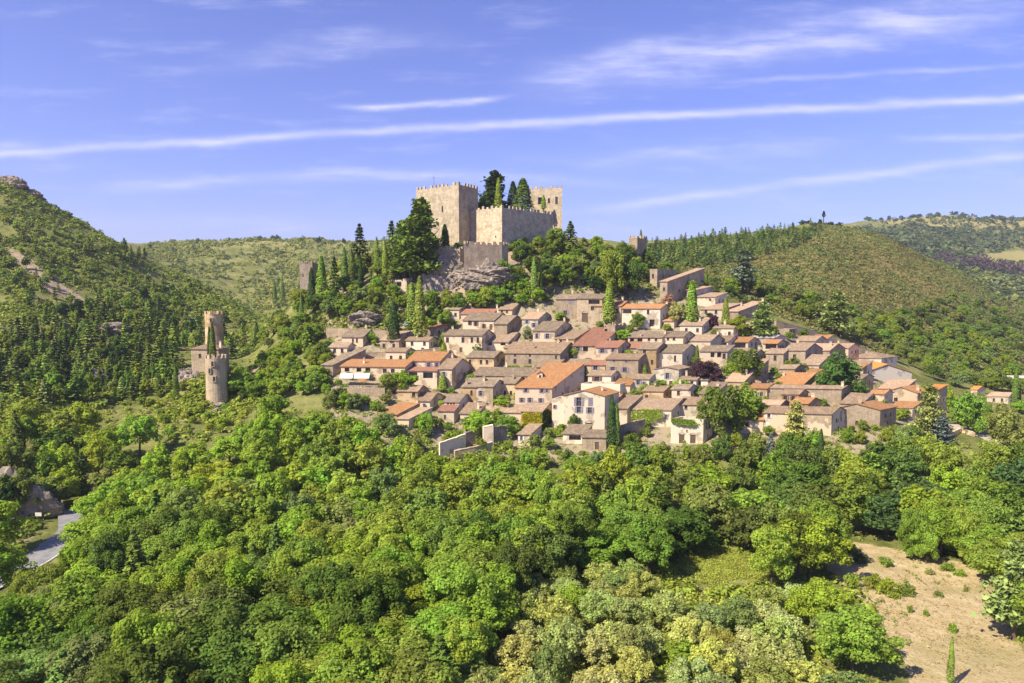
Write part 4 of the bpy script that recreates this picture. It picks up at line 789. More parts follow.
# roads
def road(name, px, width, m, lift=.12, y0=60, y1=460):
    P = np.array([hit(u, v, y0, y1) for u, v in px]); d = np.concatenate([[0], np.cumsum(np.linalg.norm(np.diff(P[:, :2], axis=0), axis=1))]); s = np.linspace(0, d[-1], int(d[-1] / 1.5) + 2)
    X = np.interp(s, d, P[:, 0]); Y = np.interp(s, d, P[:, 1]); k = np.ones(5) / 5
    X = np.convolve(np.pad(X, 2, mode='edge'), k, 'valid'); Y = np.convolve(np.pad(Y, 2, mode='edge'), k, 'valid')
    dx = np.gradient(X); dy = np.gradient(Y); n = np.hypot(dx, dy) + 1e-6; nx, ny = -dy / n, dx / n; V = []; offs = np.linspace(-width / 2, width / 2, 9)
    for q in offs: V.append(np.stack([X + nx * q, Y + ny * q, height(X + nx * q, Y + ny * q)], -1))
    V = np.array(V); V[:, :, 2] = V[:, :, 2].max(0)[None, :] + lift; m_, n_ = V.shape[:2]; ii = np.arange(m_ * n_).reshape(m_, n_)
    Q = np.stack([ii[:-1, :-1], ii[1:, :-1], ii[1:, 1:], ii[:-1, 1:]], -1).reshape(-1, 4); me = npmesh(name, V.reshape(-1, 3), Q); me.materials.append(m); return tag(newobj(name, me), kind='structure'), V
m, t, o = mat('worn_asphalt'); tcx = t.new('ShaderNodeTexCoord'); n1 = t.noise(tcx.outputs['Object'], .6, 5); n2 = t.noise(tcx.outputs['Object'], 6, 4)
principled(t, o, t.mix(t.maprange(n1, .35, .65), t.mix(n2, (.15, .15, .16), (.20, .20, .21)), (.24, .235, .23)), .9, n2, .3, .03); M_ASPH = m
M_LINE = plain('road_paint', (.75, .74, .70)); M_PATH = plain('pale_dust', (.44, .36, .28))
rd, V = road('road', [(-40, 600), (5, 578), (45, 556), (76, 532), (74, 513), (100, 503), (140, 497)], 6.2, M_ASPH)
ln = np.stack([V[0] + (V[8] - V[0]) * .04, V[0] + (V[8] - V[0]) * .065], 0); ln[:, :, 2] += .006
n_ = ln.shape[1]; me = npmesh('road_marking', ln.reshape(-1, 3), np.array([[i, i + n_, i + n_ + 1, i + 1] for i in range(n_ - 1)])); me.materials.append(M_LINE); tag(newobj('road_marking', me), kind='structure')
road('path', [(952, 425), (966, 434), (982, 436), (996, 446), (1002, 462)], 3.6, M_PATH, .1)
# sign by the road, hilltop pylon, pole on the slope
p = hit(39, 523, 60, 300); root = empty('road_sign', p + (0, 0, .05), 'white rectangular sign standing on the inner edge of the road', 'sign'); mb = MB(); mb.cyl((0, 0, 0), .05, 2.2, 6); mb.build('post', M_DARK, root); mb = MB(); mb.box((-.7, -.09, 1.5), (1.4, 0, 0), (0, .03, 0), (0, 0, .8)); mb.build('panel', M_WHITE, root)
p = np.array((tu(820.5) * 686, 686, 0.)); p[2] = height(p[0], p[1]) - .3; root = empty('hilltop_pylon', p, 'tall disguised antenna pylon with bushy top on the hill crest', 'pylon'); mb = MB(); mb.cyl((0, 0, -1), .6, 15, 8, .4); mb.build('mast', M_BARK, root)
HP = root
p = hit(582.5, 276, 250, 400); mb = MB(); mb.cyl((0, 0, -.5), .14, 9.5, 8, .1); mb.box((-.9, -.06, 8.2), (1.8, 0, 0), (0, .12, 0), (0, 0, .12)); tag(mb.build('utility_pole', M_PALEBARK, None, p), 'pale utility pole on the dry slope right below the castle', 'utility pole')

# ------------------------------------------------------------------ rocks
M_ROCK = stone('bare_rock', (.34, .28, .22), (.22, .18, .15), (.42, .36, .29), .55)
import bmesh
def rock(label, u, v, wpx, hpx, Y=None, dep=.6, seed=0, push=0.):
    p = hit(u, v + hpx / 2, 120, 460) if Y is None else at(u, v + hpx / 2, Y); s = p[1] / F; bm = bmesh.new(); bmesh.ops.create_icosphere(bm, subdivisions=5, radius=1)
    c = np.array([x.co for x in bm.verts]); rr = np.ones(len(c))
    a = c * 2.2 + seed * 7.1; rr += (fbm(a[:, 0] + a[:, 2] * .7, a[:, 1] * 1.1 + a[:, 2], seed, 5) - .47) * 1.1 + (np.abs(fbm(a[:, 0] * 2.5 - a[:, 1], a[:, 2] * 3, seed + 5, 3) - .44)) * .7
    c = c * rr[:, None] * np.array((wpx * s / 2, wpx * s / 2 * dep, hpx * s / 2)); c[:, 2] = np.round(c[:, 2] / (hpx * s / 11)) * (hpx * s / 11) * .22 + c[:, 2] * .78
    for x, q in zip(bm.verts, c): x.co = q
    me = bpy.data.meshes.new('rock_outcrop'); bm.to_mesh(me); bm.free(); me.materials.append(M_ROCK)
    me.materials[0] = MW['dark'] if seed in (7, 8, 14) else M_ROCK; tag(newobj('rock_outcrop', me, None, p + (0, push, hpx * s * .42)), label, 'rock', 'rock outcrops of the hillside')  # roadside cliff: darker stone colour stands in for the shade on it
rock('pale cliff rock directly under the castle keep and low lit wall', 446, 276, 40, 38, 291, .5, 1)
rock('dark cliff rock at the foot of the bastion', 484, 275, 46, 26, 285.5, .5, 2)
rock('pale boulder ledge above the retaining wall and cypresses', 366, 318, 30, 14, None, .6, 3)
rock('shaded rock face beside the big cypress under the ruined house', 433, 291, 22, 36, 287, .5, 4)
rock('craggy knoll rock under the front round tower', 205, 420, 44, 34, 219, .7, 5, 3)
rock('sunlit crag left of the hipped stone house', 183, 388, 30, 36, 236, .7, 6, 3)
rock('brown roadside cliff in shade at the inner bend of the road', -8, 520, 84, 84, 148, .5, 7, 6)
rock('dark jagged rock summit on the left hill crest', 6, 186, 36, 18, 455, .5, 8)
rock('smaller dark rock right of the rock summit on the left crest', 32, 195, 20, 12, 458, .6, 14)
rock('small grey rock on the lower left slope', 98, 376, 14, 14, None, .7, 9)
rock('grey rock shelf on the left slope between pines', 114, 329, 26, 14, None, .6, 10)
rock('light boulder beside the dark cypresses left of the ruined house', 345, 287, 9, 9, 300, .7, 11)

# ------------------------------------------------------------------ vegetation: meshes
def leaves(cen, nor, size, rng, asp=.75):
    n = len(cen); nor = nor / (np.linalg.norm(nor, axis=1, keepdims=True) + 1e-9); r = rng.normal(size=(n, 3)); a = np.cross(nor, r); a /= np.linalg.norm(a, axis=1, keepdims=True) + 1e-9; b = np.cross(nor, a)
    s = (size * rng.uniform(.6, 1.35, n))[:, None] if np.ndim(size) == 0 else size[:, None]
    V = np.stack([cen - a * s, cen - b * s * asp + nor * s * .18, cen + a * s, cen + b * s * asp + nor * s * .18], 1) ; return V.reshape(-1, 3)
def quads(n): return np.arange(4 * n).reshape(-1, 4)
def dirs(rng, n, up=0.):
    d = rng.normal(size=(n, 3)); d /= np.linalg.norm(d, axis=1, keepdims=True); d[:, 2] += up; return d / np.linalg.norm(d, axis=1, keepdims=True)
def clumps(rng, cs, rs, per, size, up=.25, flat=.8):
    """leaves on the outside of many small clumps"""
    k = len(cs); d = dirs(rng, k * per, up); c = np.repeat(cs, per, 0); r = np.repeat(rs, per)[:, None]
    p = c + d * r * (rng.uniform(.35, 1., (k * per, 1)) ** .6) * np.array((1, 1, flat)); nn = d * .8 + np.array((0, 0, .5)) + rng.normal(size=d.shape) * .36; return leaves(p, nn, size, rng)
def crown_broad(rng, k, per, size):
    out = []; cs = []; rs = []; ph = rng.uniform(0, 6.28, 4)
    for i in range(k):
        z = rng.uniform(-.75, 1); a = rng.uniform(0, 6.283); q = math.sqrt(max(0., 1 - z * z)); lob = 1 + .20 * sin(2 * a + ph[0]) + .14 * sin(3 * a + ph[1] + z * 2)
        f = rng.uniform(.55, .95) if rng.random() < .85 else rng.uniform(.1, .5); cs.append((4.1 * q * cos(a) * f * lob, 4.1 * q * sin(a) * f * lob, 5.25 + 4.0 * z * f * (1 + .12 * sin(a + ph[2])))); rs.append(rng.uniform(.75, 1.45))
    return clumps(rng, np.array(cs), np.array(rs), per, size)
def crown_olive(rng, k, per, size):
    cs = []; rs = []
    for i in range(k):
        a = rng.uniform(0, 6.28); z = rng.uniform(-.5, 1); q = math.sqrt(max(0, 1 - z * z)); f = rng.uniform(.5, 1.02); cs.append((2.7 * q * cos(a) * f, 2.7 * q * sin(a) * f, 3.0 + 1.9 * z * f)); rs.append(rng.uniform(.45, .95))
    return clumps(rng, np.array(cs), np.array(rs), per, size, .4)
def crown_cypress(rng, n, size, wid=.85):
    t = rng.uniform(0, 1, n) ** .8; z = .5 + 9.5 * t; rad = wid * np.minimum(1, (t * 5 + .35)) * (1 - t) ** .55 * rng.uniform(.75, 1.08, n); a = rng.uniform(0, 6.283, n); rad *= 1 + .12 * np.sin(3 * a + z * 1.3)
    p = np.stack([rad * np.cos(a), rad * np.sin(a), z], 1); nn = np.stack([np.cos(a), np.sin(a), .35 + 0 * a], 1) + rng.normal(size=(n, 3)) * .35; return leaves(p, nn, size, rng, .6)
def crown_conifer(rng, tiers, per, size, wid=2.6, droop=-.18, top=.0):
    """whorls of branches with needle sprays"""
    P = []; Nn = []
    for i in range(tiers):
        f = i / (tiers - 1); z = 1.4 + 8.4 * f; L = wid * (1 - f) ** .8 * rng.uniform(.75, 1.12) + .15; nb = rng.integers(5, 8); a0 = rng.uniform(0, 6.28)
        for b in range(nb):
            a = a0 + b * 6.283 / nb + rng.uniform(-.25, .25); Lb = L * rng.uniform(.7, 1.1); s = rng.uniform(.12, 1, per) ** .8; w_ = rng.normal(size=per) * .16 * Lb * (1.1 - s)
            x = s * Lb; P.append(np.stack([x * cos(a) - w_ * sin(a), x * sin(a) + w_ * cos(a), z + droop * x + rng.normal(size=per) * .14], 1)); Nn.append(np.stack([.35 * cos(a) + 0 * x, .35 * sin(a) + 0 * x, 1 + 0 * x], 1) + rng.normal(size=(per, 3)) * .35)
    return leaves(np.concatenate(P), np.concatenate(Nn), size, rng, .6)
def crown_cedar(rng, tiers, per, size):
    P = []; Nn = []
    for i in range(tiers):
        f = i / (tiers - 1); z = 2.2 + 7.4 * f; L = 4.2 * (1 - f * .72) * rng.uniform(.65, 1.1); nb = rng.integers(4, 7)
        for b in range(nb):
            a = rng.uniform(0, 6.28); Lb = L * rng.uniform(.6, 1.1); cx = Lb * rng.uniform(.25, .75); r = Lb * .5; d = rng.normal(size=(per, 3)); d[:, 2] = d[:, 2] * .36
            P.append(np.array((cx * cos(a), cx * sin(a), z)) + d * np.array((r, r, .8)) * .6); Nn.append(np.array((0, 0, 1.)) + rng.normal(size=(per, 3)) * .45)
    return leaves(np.concatenate(P), np.concatenate(Nn), size, rng, .7)
def crown_shrub(rng, k, per, size):
    cs = []; rs = []
    for i in range(k): a = rng.uniform(0, 6.28); q = rng.uniform(0, 1) ** .5; cs.append((.75 * q * cos(a), .75 * q * sin(a), rng.uniform(.25, .95) * (1.1 - .5 * q))); rs.append(rng.uniform(.22, .45))
    return clumps(rng, np.array(cs), np.array(rs), per, size, .4)
def trunkmesh(rng, h, r, branches=5, spread=2.4, low=.35):
    mb = MB(); lean = rng.uniform(-.25, .25, 2); P = [np.array((0, 0, -1.)), np.array((lean[0] * .3, lean[1] * .3, h * .35)), np.array((lean[0], lean[1], h * .7)), np.array((lean[0] * 1.4, lean[1] * 1.4, h))]; rr = [r * 1.25, r * .85, r * .55, r * .2]
    for i in range(3): mb.cyl(P[i], rr[i], 0, 8, rr[i + 1], d=P[i + 1] - P[i])
    for b in range(branches):
        a = b * 6.283 / max(1, branches) + rng.uniform(-.4, .4); z = h * rng.uniform(low, .75); s = np.array((lean[0] * z / h, lean[1] * z / h, z)); e = np.array((cos(a) * spread, sin(a) * spread, h * .28)) * rng.uniform(.7, 1.1); mid = s + e * .5 + np.array((0, 0, -.15)); mb.cyl(s, r * .4, 0, 6, r * .26, d=mid - s); mb.cyl(mid, r * .26, 0, 5, r * .08, d=s + e - mid)
    me = bpy.data.meshes.new('trunk'); me.from_pydata(mb.v, [], mb.f); me.materials.append(M_BARK); me.update(); return me
def leafmesh(name, V, m): me = npmesh(name, V, quads(len(V) // 4)); me.materials.append(m); return me
rg = np.random.default_rng(11); VAR = {}
def variants(kind, lod, n, fn, m, trunk=None): VAR[kind, lod] = [(leafmesh('crown', fn(), m), trunk() if trunk else None) for _ in range(n)]
tb = lambda: trunkmesh(rg, 6.5, .26); to = lambda: trunkmesh(rg, 3.0, .2, 4, 1.5); tp = lambda: trunkmesh(rg, 9.0, .2, 0); tcy = lambda: trunkmesh(rg, 4, .13, 0); tce = lambda: trunkmesh(rg, 9.2, .3, 7, 2.8, .25)
variants('broadleaf_tree', 0, 9, lambda: crown_broad(rg, 70, 190, .175), M_LEAF, tb)
variants('broadleaf_tree', 1, 7, lambda: crown_broad(rg, 52, 84, .27), M_LEAF, tb)
variants('broadleaf_tree', 2, 5, lambda: crown_broad(rg, 32, 22, .62), M_LEAF, tb)
variants('olive_tree', 0, 7, lambda: crown_olive(rg, 56, 74, .15), M_LEAF, to)
variants('cypress_tree', 0, 3, lambda: crown_cypress(rg, 2600, .15), M_NEEDLE, tcy)
variants('pine_tree', 1, 5, lambda: crown_conifer(rg, 13, 17, .30), M_NEEDLE, tp)
variants('pine_tree', 2, 4, lambda: crown_conifer(rg, 9, 5, .62, 2.2), M_NEEDLE, tp)
variants('cedar_tree', 0, 4, lambda: crown_cedar(rg, 15, 80, .34), M_NEEDLE, tce)
variants('shrub', 0, 6, lambda: crown_shrub(rg, 22, 40, .085), M_LEAF, lambda: trunkmesh(rg, .6, .05, 3, .35))
variants('shrub', 1, 5, lambda: crown_shrub(rg, 14, 18, .15), M_LEAF, lambda: trunkmesh(rg, .6, .05, 3, .35))
NOM = {'broadleaf_tree': (9.6, 9.4), 'olive_tree': (5.1, 6.2), 'cypress_tree': (10, 1.75), 'pine_tree': (10, 5), 'cedar_tree': (10, 8), 'shrub': (1.35, 2.0)}
TONE = {'bright green': (.315, .390, .055), 'yellow green': (.305, .400, .055), 'mid green': (.260, .330, .055), 'dark green': (.160, .215, .044), 'blue green': (.110, .170, .050), 'olive grey': (.45, .475, .165), 'grey green': (.27, .315, .095),
        'deep green': (.064, .104, .030), 'dry green': (.36, .375, .115), 'purple leaved': (.115, .060, .070), 'silvery': (.40, .43, .30), 'blue grey': (.18, .215, .16), 'pinkish': (.34, .23, .16), 'black green': (.03, .05, .02)}

# ------------------------------------------------------------------ vegetation: where it stands
TREES = []
def add(kind, x, y, z, Ht, Wd, tone, lod=None, fixed=True, label=None, group=None, parts=True):
    TREES.append(dict(kind=kind, x=x, y=y, z=z, H=Ht, W=Wd, tone=tone, lod=lod, fixed=fixed, label=label, group=group, parts=parts))
def px_tree(kind, u, vt, vb, wpx, tone, label=None, group=None, Y=None, lod=None):
    p = hit(u, vb, 60, 900) if Y is None else at(u, vb, Y); s = p[1] / F; k = .15 if kind == 'broadleaf_tree' else 0.; add(kind, p[0], p[1], p[2] - .1 - k * (vb - vt) * s, (vb - vt) * s * (1 + k), wpx * s, tone, lod, True, label, group)
CY = [(420, 277, 345, 15), (412, 283, 330, 13), (394, 301, 348, 14), (609, 283, 326, 15), (691.5, 281, 328, 15), (725.5, 297, 327, 9), (611.5, 394, 449, 12), (616.5, 402, 449, 9), (275, 280, 306, 5.5),
      (282.5, 277, 305, 6), (257, 322, 347, 7), (176.5, 364, 400, 7), (640.5, 230, 259, 5.5), (534, 258, 302, 10), (541, 270, 300, 7), (1014.5, 368, 414, 9), (1018.5, 384, 412, 5), (950, 633, 686, 8), (820, 428, 470, 9), (938.5, 402, 432, 6), (706, 271, 290, 6),
      (322, 256, 302, 13), (312, 268, 304, 10), (345, 248, 292, 9), (352, 250, 292, 9), (385, 240, 280, 8), (361, 258, 292, 7), (987, 448, 478, 6), (645, 364, 382, 8), (377, 238, 276, 8), (445, 225, 258, 12), (302, 292, 330, 6), (697, 345, 362, 5)]
for i, (u, a, b, w_) in enumerate(CY): px_tree('cypress_tree', u, a, b, w_, ('dark green', 'mid green', 'deep green', 'dark green')[i % 4] if i not in (3, 4, 0) else 'mid green', group='cypresses of the hillside')
px_tree('cypress_tree', 213.5, 321, 372, 8, 'dark green', 'dark cypress rising directly behind the front round tower', Y=233); px_tree('cypress_tree', 210.5, 326, 374, 7, 'deep green', 'second darker cypress behind the front round tower, slightly shorter', Y=234)
for a in [('cypress_tree', 498.5, 178.5, 214, 9, 'mid green', 'slim upright cypress inside the castle walls under the spreading cedar', 322), ('cypress_tree', 523, 179, 215, 20, 'dark green', 'fat rounded cypress inside the castle walls beside the battlements', 318), ('cypress_tree', 513, 182, 215, 14, 'deep green', 'dark cypress inside the castle walls behind the fat rounded one', 328),
          ('cedar_tree', 494, 172, 222, 40, 'deep green', 'spreading dark cedar rising above the castle battlements', 330), ('broadleaf_tree', 486, 194, 220, 26, 'deep green', 'dark round tree inside the castle walls beside the keep', 326)]:
    px_tree(a[0], *a[1:6], label=a[6], Y=a[7])
px_tree('cypress_tree', 543.5, 195, 210, 6, 'yellow green', 'ivy-like green shrub growing on the arched castle tower wall', Y=331)
SP = [('cedar_tree', 421, 201, 288, 56, 'dark green', 'great dark layered cedar left of the castle keep'), ('broadleaf_tree', 470, 262, 284, 22, 'dark green', 'dark bush against the left foot of the bastion'), ('broadleaf_tree', 503, 258, 284, 22, 'mid green', 'green bush covering the right foot of the bastion'), ('broadleaf_tree', 452, 256, 272, 16, 'mid green', 'small green bush on the ledge between keep and bastion'), ('cedar_tree', 404, 222, 284, 40, 'dark green', 'second layered cedar farther left of the keep, above the ruined house'), ('pine_tree', 360, 225, 268, 26, 'deep green', 'dark pine breaking the skyline left of the castle'),
      ('pine_tree', 392, 222, 262, 26, 'dark green', 'tall conifer on the skyline between dark pine and layered cedar'), ('pine_tree', 335, 258, 304, 18, 'deep green', 'dark conifer beside the broken watchtower'), ('pine_tree', 445, 236, 262, 16, 'dark green', 'small conifer standing at the foot of the keep'),
      ('cedar_tree', 743, 250, 294, 34, 'blue grey', 'large blue-grey cedar on the brown hillside right of the lone stone house'), ('cedar_tree', 836, 292, 336, 40, 'grey green', 'pale feathery conifer on the slope beyond the rampart wall'), ('cedar_tree', 762, 302, 342, 32, 'grey green', 'grey feathery conifer beside the pale pink roof'),
      ('cedar_tree', 928, 384, 440, 34, 'grey green', 'grey-green cedar before the dark slab tower at the village end'), ('cedar_tree', 940, 416, 446, 30, 'blue grey', 'low spreading blue cedar under the dark slab tower'), ('cedar_tree', 795, 400, 450, 32, 'dry green', 'pale layered conifer in front of the long brown roof'),
      ('pine_tree', 770, 432, 476, 24, 'blue grey', 'blue spruce at the wood edge below the rusty cottage'), ('broadleaf_tree', 720, 380, 440, 52, 'dark green', 'big dark round tree before the garden wall, right of the garage terrace'), ('broadleaf_tree', 748, 384, 428, 40, 'mid green', 'spreading tree below the garden wall, left of the long stone barn'), ('broadleaf_tree', 744, 346, 382, 38, 'dark green', 'big dark tree below the orange balcony house'),
      ('broadleaf_tree', 733, 360, 382, 22, 'bright green', 'bright green shrub tree at the left foot of the big dark tree'), ('broadleaf_tree', 839, 352, 398, 56, 'blue green', 'deep green broad tree filling the yard behind the long stone barn'), ('broadleaf_tree', 738, 315, 336, 27, 'yellow green', 'bright yellow-green umbrella-shaped tree above the orange balcony house'),
      ('broadleaf_tree', 638, 312, 329, 17, 'mid green', 'round dark bush in front of the white orange-tiled house'), ('broadleaf_tree', 704, 358, 386, 34, 'purple leaved', 'purple-leaved tree among the right centre houses'), ('broadleaf_tree', 713, 314, 328, 16, 'purple leaved', 'small purple-leaved tree between two right cypresses'), ('broadleaf_tree', 668, 292, 316, 18, 'pinkish', 'pinkish brown tree before the lone stone house'),
      ('broadleaf_tree', 678, 300, 326, 20, 'olive grey', 'olive-toned tree left of the large right cypress'), ('broadleaf_tree', 527, 325, 340, 13, 'silvery', 'silvery pale bush beside the blue shaded flank'), ('broadleaf_tree', 404, 370, 394, 36, 'bright green', 'round bright tree in front of the restaurant porch'), ('broadleaf_tree', 388, 372, 396, 24, 'mid green', 'round tree beside the awnings, left of the bright porch tree'),
      ('broadleaf_tree', 82, 532, 592, 48, 'bright green', 'bright round tree on the outer side of the road bend'), ('broadleaf_tree', 44, 556, 622, 54, 'mid green', 'mid green tree below the road at the left edge'), ('broadleaf_tree', 108, 494, 560, 46, 'mid green', 'tree hiding the far end of the road bend'), ('broadleaf_tree', 14, 436, 486, 44, 'dark green', 'dark tree on the bank above the roadside cliff, farthest left'), ('broadleaf_tree', 46, 446, 496, 38, 'mid green', 'mid green tree on the bank above the roadside cliff'), ('broadleaf_tree', 4, 470, 520, 34, 'deep green', 'dark bush tree growing on the roadside cliff'), ('cypress_tree', 443, 374, 392, 12, 'mid green', 'clipped columnar cypress shrub at the narrow house corner'), ('broadleaf_tree', 574, 414, 431, 14, 'dark green', 'clipped dark climber bush on the white gabled house front'), ('broadleaf_tree', 503, 394, 410, 24, 'bright green', 'bright green vine tree below the recessed cream house'), ('broadleaf_tree', 572, 346, 358, 14, 'bright green', 'green creeper bush before the largest red roof'),
      ('broadleaf_tree', 660, 378, 394, 20, 'bright green', 'bright round garden tree beside the small lilac-shuttered house'), ('broadleaf_tree', 680, 378, 396, 22, 'bright green', 'bright garden tree behind the teal parasol'), ('broadleaf_tree', 645, 384, 395, 14, 'mid green', 'small garden bush under the small lilac-shuttered house'), ('broadleaf_tree', 697, 388, 398, 12, 'yellow green', 'yellow-green bush by the garden shed'),
      ('broadleaf_tree', 785, 358, 370, 20, 'mid green', 'bush before the rough stone house'), ('broadleaf_tree', 800, 362, 372, 16, 'grey green', 'low grey bush under the tan roofed stone house'), ('broadleaf_tree', 820, 331, 341, 20, 'grey green', 'rounded bush beside the rampart wall'), ('broadleaf_tree', 624, 329, 340, 18, 'yellow green', 'yellow garden shrub right of the roofless stone shell'), ('broadleaf_tree', 560, 312, 321, 16, 'bright green', 'low green bush at the stone house by the gateway'),
      ('broadleaf_tree', 478, 343, 356, 13, 'dark green', 'dark bush against the pale three-bay house'), ('cypress_tree', 444, 342, 358, 9, 'bright green', 'green ivy column at the corner of the pale three-bay house'), ('broadleaf_tree', 455, 428, 446, 30, 'bright green', 'bright bush over the pink terrace wall'), ('broadleaf_tree', 480, 408, 436, 40, 'bright green', 'wide bright vine tree behind the terrace yard'), ('broadleaf_tree', 508, 412, 436, 32, 'mid green', 'green vine tree left of the yellow creeper house'), ('broadleaf_tree', 426, 410, 434, 18, 'yellow green', 'yellow-green bush under the dusty pink roof'),
      ('broadleaf_tree', 968, 388, 434, 40, 'mid green', 'big round glossy tree by the lower right lane'), ('broadleaf_tree', 946, 384, 412, 18, 'yellow green', 'yellow-green tree right of the dark slab tower'), ('broadleaf_tree', 1006, 404, 454, 44, 'grey green', 'grey-green poplar-like tree below the far right cypresses'), ('broadleaf_tree', 610, 246, 300, 36, 'mid green', 'tall bright tree on the slope above the gateway'), ('broadleaf_tree', 628, 258, 298, 30, 'dark green', 'dark tree beside the lone ruined stump'),
      ('pine_tree', 570, 222, 256, 26, 'dark green', 'dark conifer against the right castle wall'), ('broadleaf_tree', 522, 240, 262, 24, 'dark green', 'dark bush at the foot of the right castle wall'), ('broadleaf_tree', 556, 226, 250, 26, 'mid green', 'green tree under the right end of the castle'), ('cedar_tree', 870, 452, 500, 40, 'mid green', 'bright layered tree in the wood below the gable-fronted barn'),
      ('cedar_tree', 1014, 536, 640, 62, 'grey green', 'tall grey-green conifer on the right edge of the dry field'), ('cedar_tree', 1024, 500, 590, 60, 'dark green', 'dark conifer behind the tall grey-green one at the right edge'), ('broadleaf_tree', 912, 500, 556, 40, 'mid green', 'mid green tree at the head of the dry field, nearest the village wood'), ('broadleaf_tree', 938, 488, 550, 46, 'yellow green', 'yellow-green tree at the head of the dry field, in its middle'), ('broadleaf_tree', 962, 498, 560, 44, 'bright green', 'bright tree at the head of the dry field, right of its yellow-green tree'),
      ('broadleaf_tree', 988, 492, 562, 44, 'mid green', 'mid green tree at the right head of the dry field, beside the tall conifer'), ('broadleaf_tree', 926, 520, 564, 30, 'yellow green', 'low yellow-green tree bordering the dry field under its taller trees')]
for a in SP: px_tree(*a[:6], label=a[6])
# small bushes and saplings in the dry field
for i, (u, vt, vb, w_, tn) in enumerate([(849, 536, 553, 18, 'mid green'), (860, 546, 562, 16, 'dark green'), (885, 552, 566, 16, 'mid green'), (852, 566, 588, 18, 'bright green'), (872, 566, 588, 20, 'bright green'), (888, 572, 596, 24, 'bright green'), (905, 578, 594, 20, 'mid green'), (893, 588, 598, 14, 'yellow green'), (910, 600, 613, 6, 'bright green'),
                                         (926, 604, 616, 6, 'yellow green'), (939, 588, 596, 10, 'grey green'), (947, 560, 570, 16, 'mid green'), (960, 566, 576, 12, 'yellow green'), (975, 550, 568, 18, 'mid green'), (952, 618, 632, 10, 'bright green'), (930, 566, 574, 12, 'dry green'), (965, 582, 592, 6, 'dry green')]):
    px_tree('shrub', u, vt, vb, w_, tn, group='bushes in the dry field')

RT = random.Random(5); NR = np.random.default_rng(5)
EDGE = [(-80, 398), (100, 396), (150, 418), (170, 436), (205, 440), (232, 424), (262, 380), (330, 384), (372, 400), (410, 430), (440, 458), (500, 455), (545, 446), (585, 452), (612, 450), (640, 424), (660, 436), (672, 446), (704, 444), (724, 434), (745, 426), (770, 436), (800, 430), (832, 430), (880, 425), (910, 424), (935, 432), (1100, 440)]
OLIVE = [(455, 700), (500, 600), (530, 560), (600, 548), (665, 560), (700, 590), (790, 585), (835, 620), (880, 760), (440, 760)]
MEADP = [(664, 560), (700, 552), (772, 556), (778, 580), (740, 590), (700, 586), (676, 578)]
ROADP = [(-20, 602), (-20, 575), (30, 540), (58, 508), (90, 500), (98, 512), (88, 540), (50, 566)]
KEEP = [(930, 500, 990, 550)]
def crown_px(x, y, z, Ht, Wd): u, vt = proj(x, y, z + Ht); u2, vb = proj(x, y, z + Ht * .25); return u, vt, vb
y = 62.
while y < 232:
    stp = 5.2 if y < 130 else 5.6
    x = -.82 * y
    while x < .82 * y:
        px_, py_ = x + RT.uniform(-2.2, 2.2), y + RT.uniform(-2.2, 2.2); x += stp
        gz_ = float(height(px_, py_)); ub, vb0 = proj(px_, py_, gz_)
        if ub < -60 or ub > 1090: continue
        if py_ > 207 and ub > 250: continue
        is_ol = inpoly(ub, vb0 - 28, OLIVE); n = float(fbm(px_ / 22, py_ / 22, 21)); n2 = float(vnoise(np.array(px_ / 8), np.array(py_ / 8), 33))
        if is_ol: kind, Ht, Wd, tn = 'olive_tree', RT.uniform(4.2, 6.4), RT.uniform(5., 7.4), RT.choice(['olive grey', 'olive grey', 'olive grey', 'grey green', 'dry green']) if n2 < .86 else 'yellow green'
        else:
            kind = 'broadleaf_tree'; Ht, Wd = RT.uniform(7.5, 12.5), RT.uniform(8.5, 13.)
            tn = 'bright green' if n > .47 else 'mid green' if n > .38 else 'dark green'
            if RT.random() < .26: tn = RT.choice(['mid green', 'bright green', 'dark green', 'grey green', 'yellow green'])
            if ub > 830 and vb0 < 540 and RT.random() < .35: tn = RT.choice(['mid green', 'dark green', 'blue green'])
            if RT.random() < .06: kind = 'pine_tree'; Ht *= 1.05; Wd *= .62; tn = 'dark green'
        u, vt, vlo = crown_px(px_, py_, gz_, Ht, Wd); lim = np.interp(u, [e[0] for e in EDGE], [e[1] for e in EDGE]); rpx = Wd * .42 * F / py_
        if py_ > 168 and ub > 250 and kind == 'broadleaf_tree': Ht = min(13., max(2.2, (vb0 - lim - RT.uniform(-1, 6)) * py_ / F)); vt = vb0 - Ht * F / py_
        if vt < lim:
            k = (vb0 - lim) / max(1, vb0 - vt)
            if k < .14 or kind == 'pine_tree': continue
            Ht = max(2.0, Ht * k); Wd = max(3.2, Wd * max(.5, k))
        u, vt, vlo = crown_px(px_, py_, gz_, Ht, Wd); bad = False
        for PX in (FIELD, ROADP, MEADP):
            for du, vv in ((0, (vt + vlo) / 2), (0, vt + 4), (-rpx * .8, (vt + vlo) / 2), (rpx * .8, (vt + vlo) / 2), (0, vb0)) if PX is not ROADP else ((0, vt + 3), (0, (vt + vlo) / 2), (0, vb0)):
                if inpoly(u + du, vv, PX): bad = True
        if bad: continue
        if ub < 44 and 455 < vb0 < 555 and RT.random() < .75: continue
        add(kind, px_, py_, gz_ - .1, Ht, Wd, tn, 0 if py_ < 128 else 1, False)
    y += stp
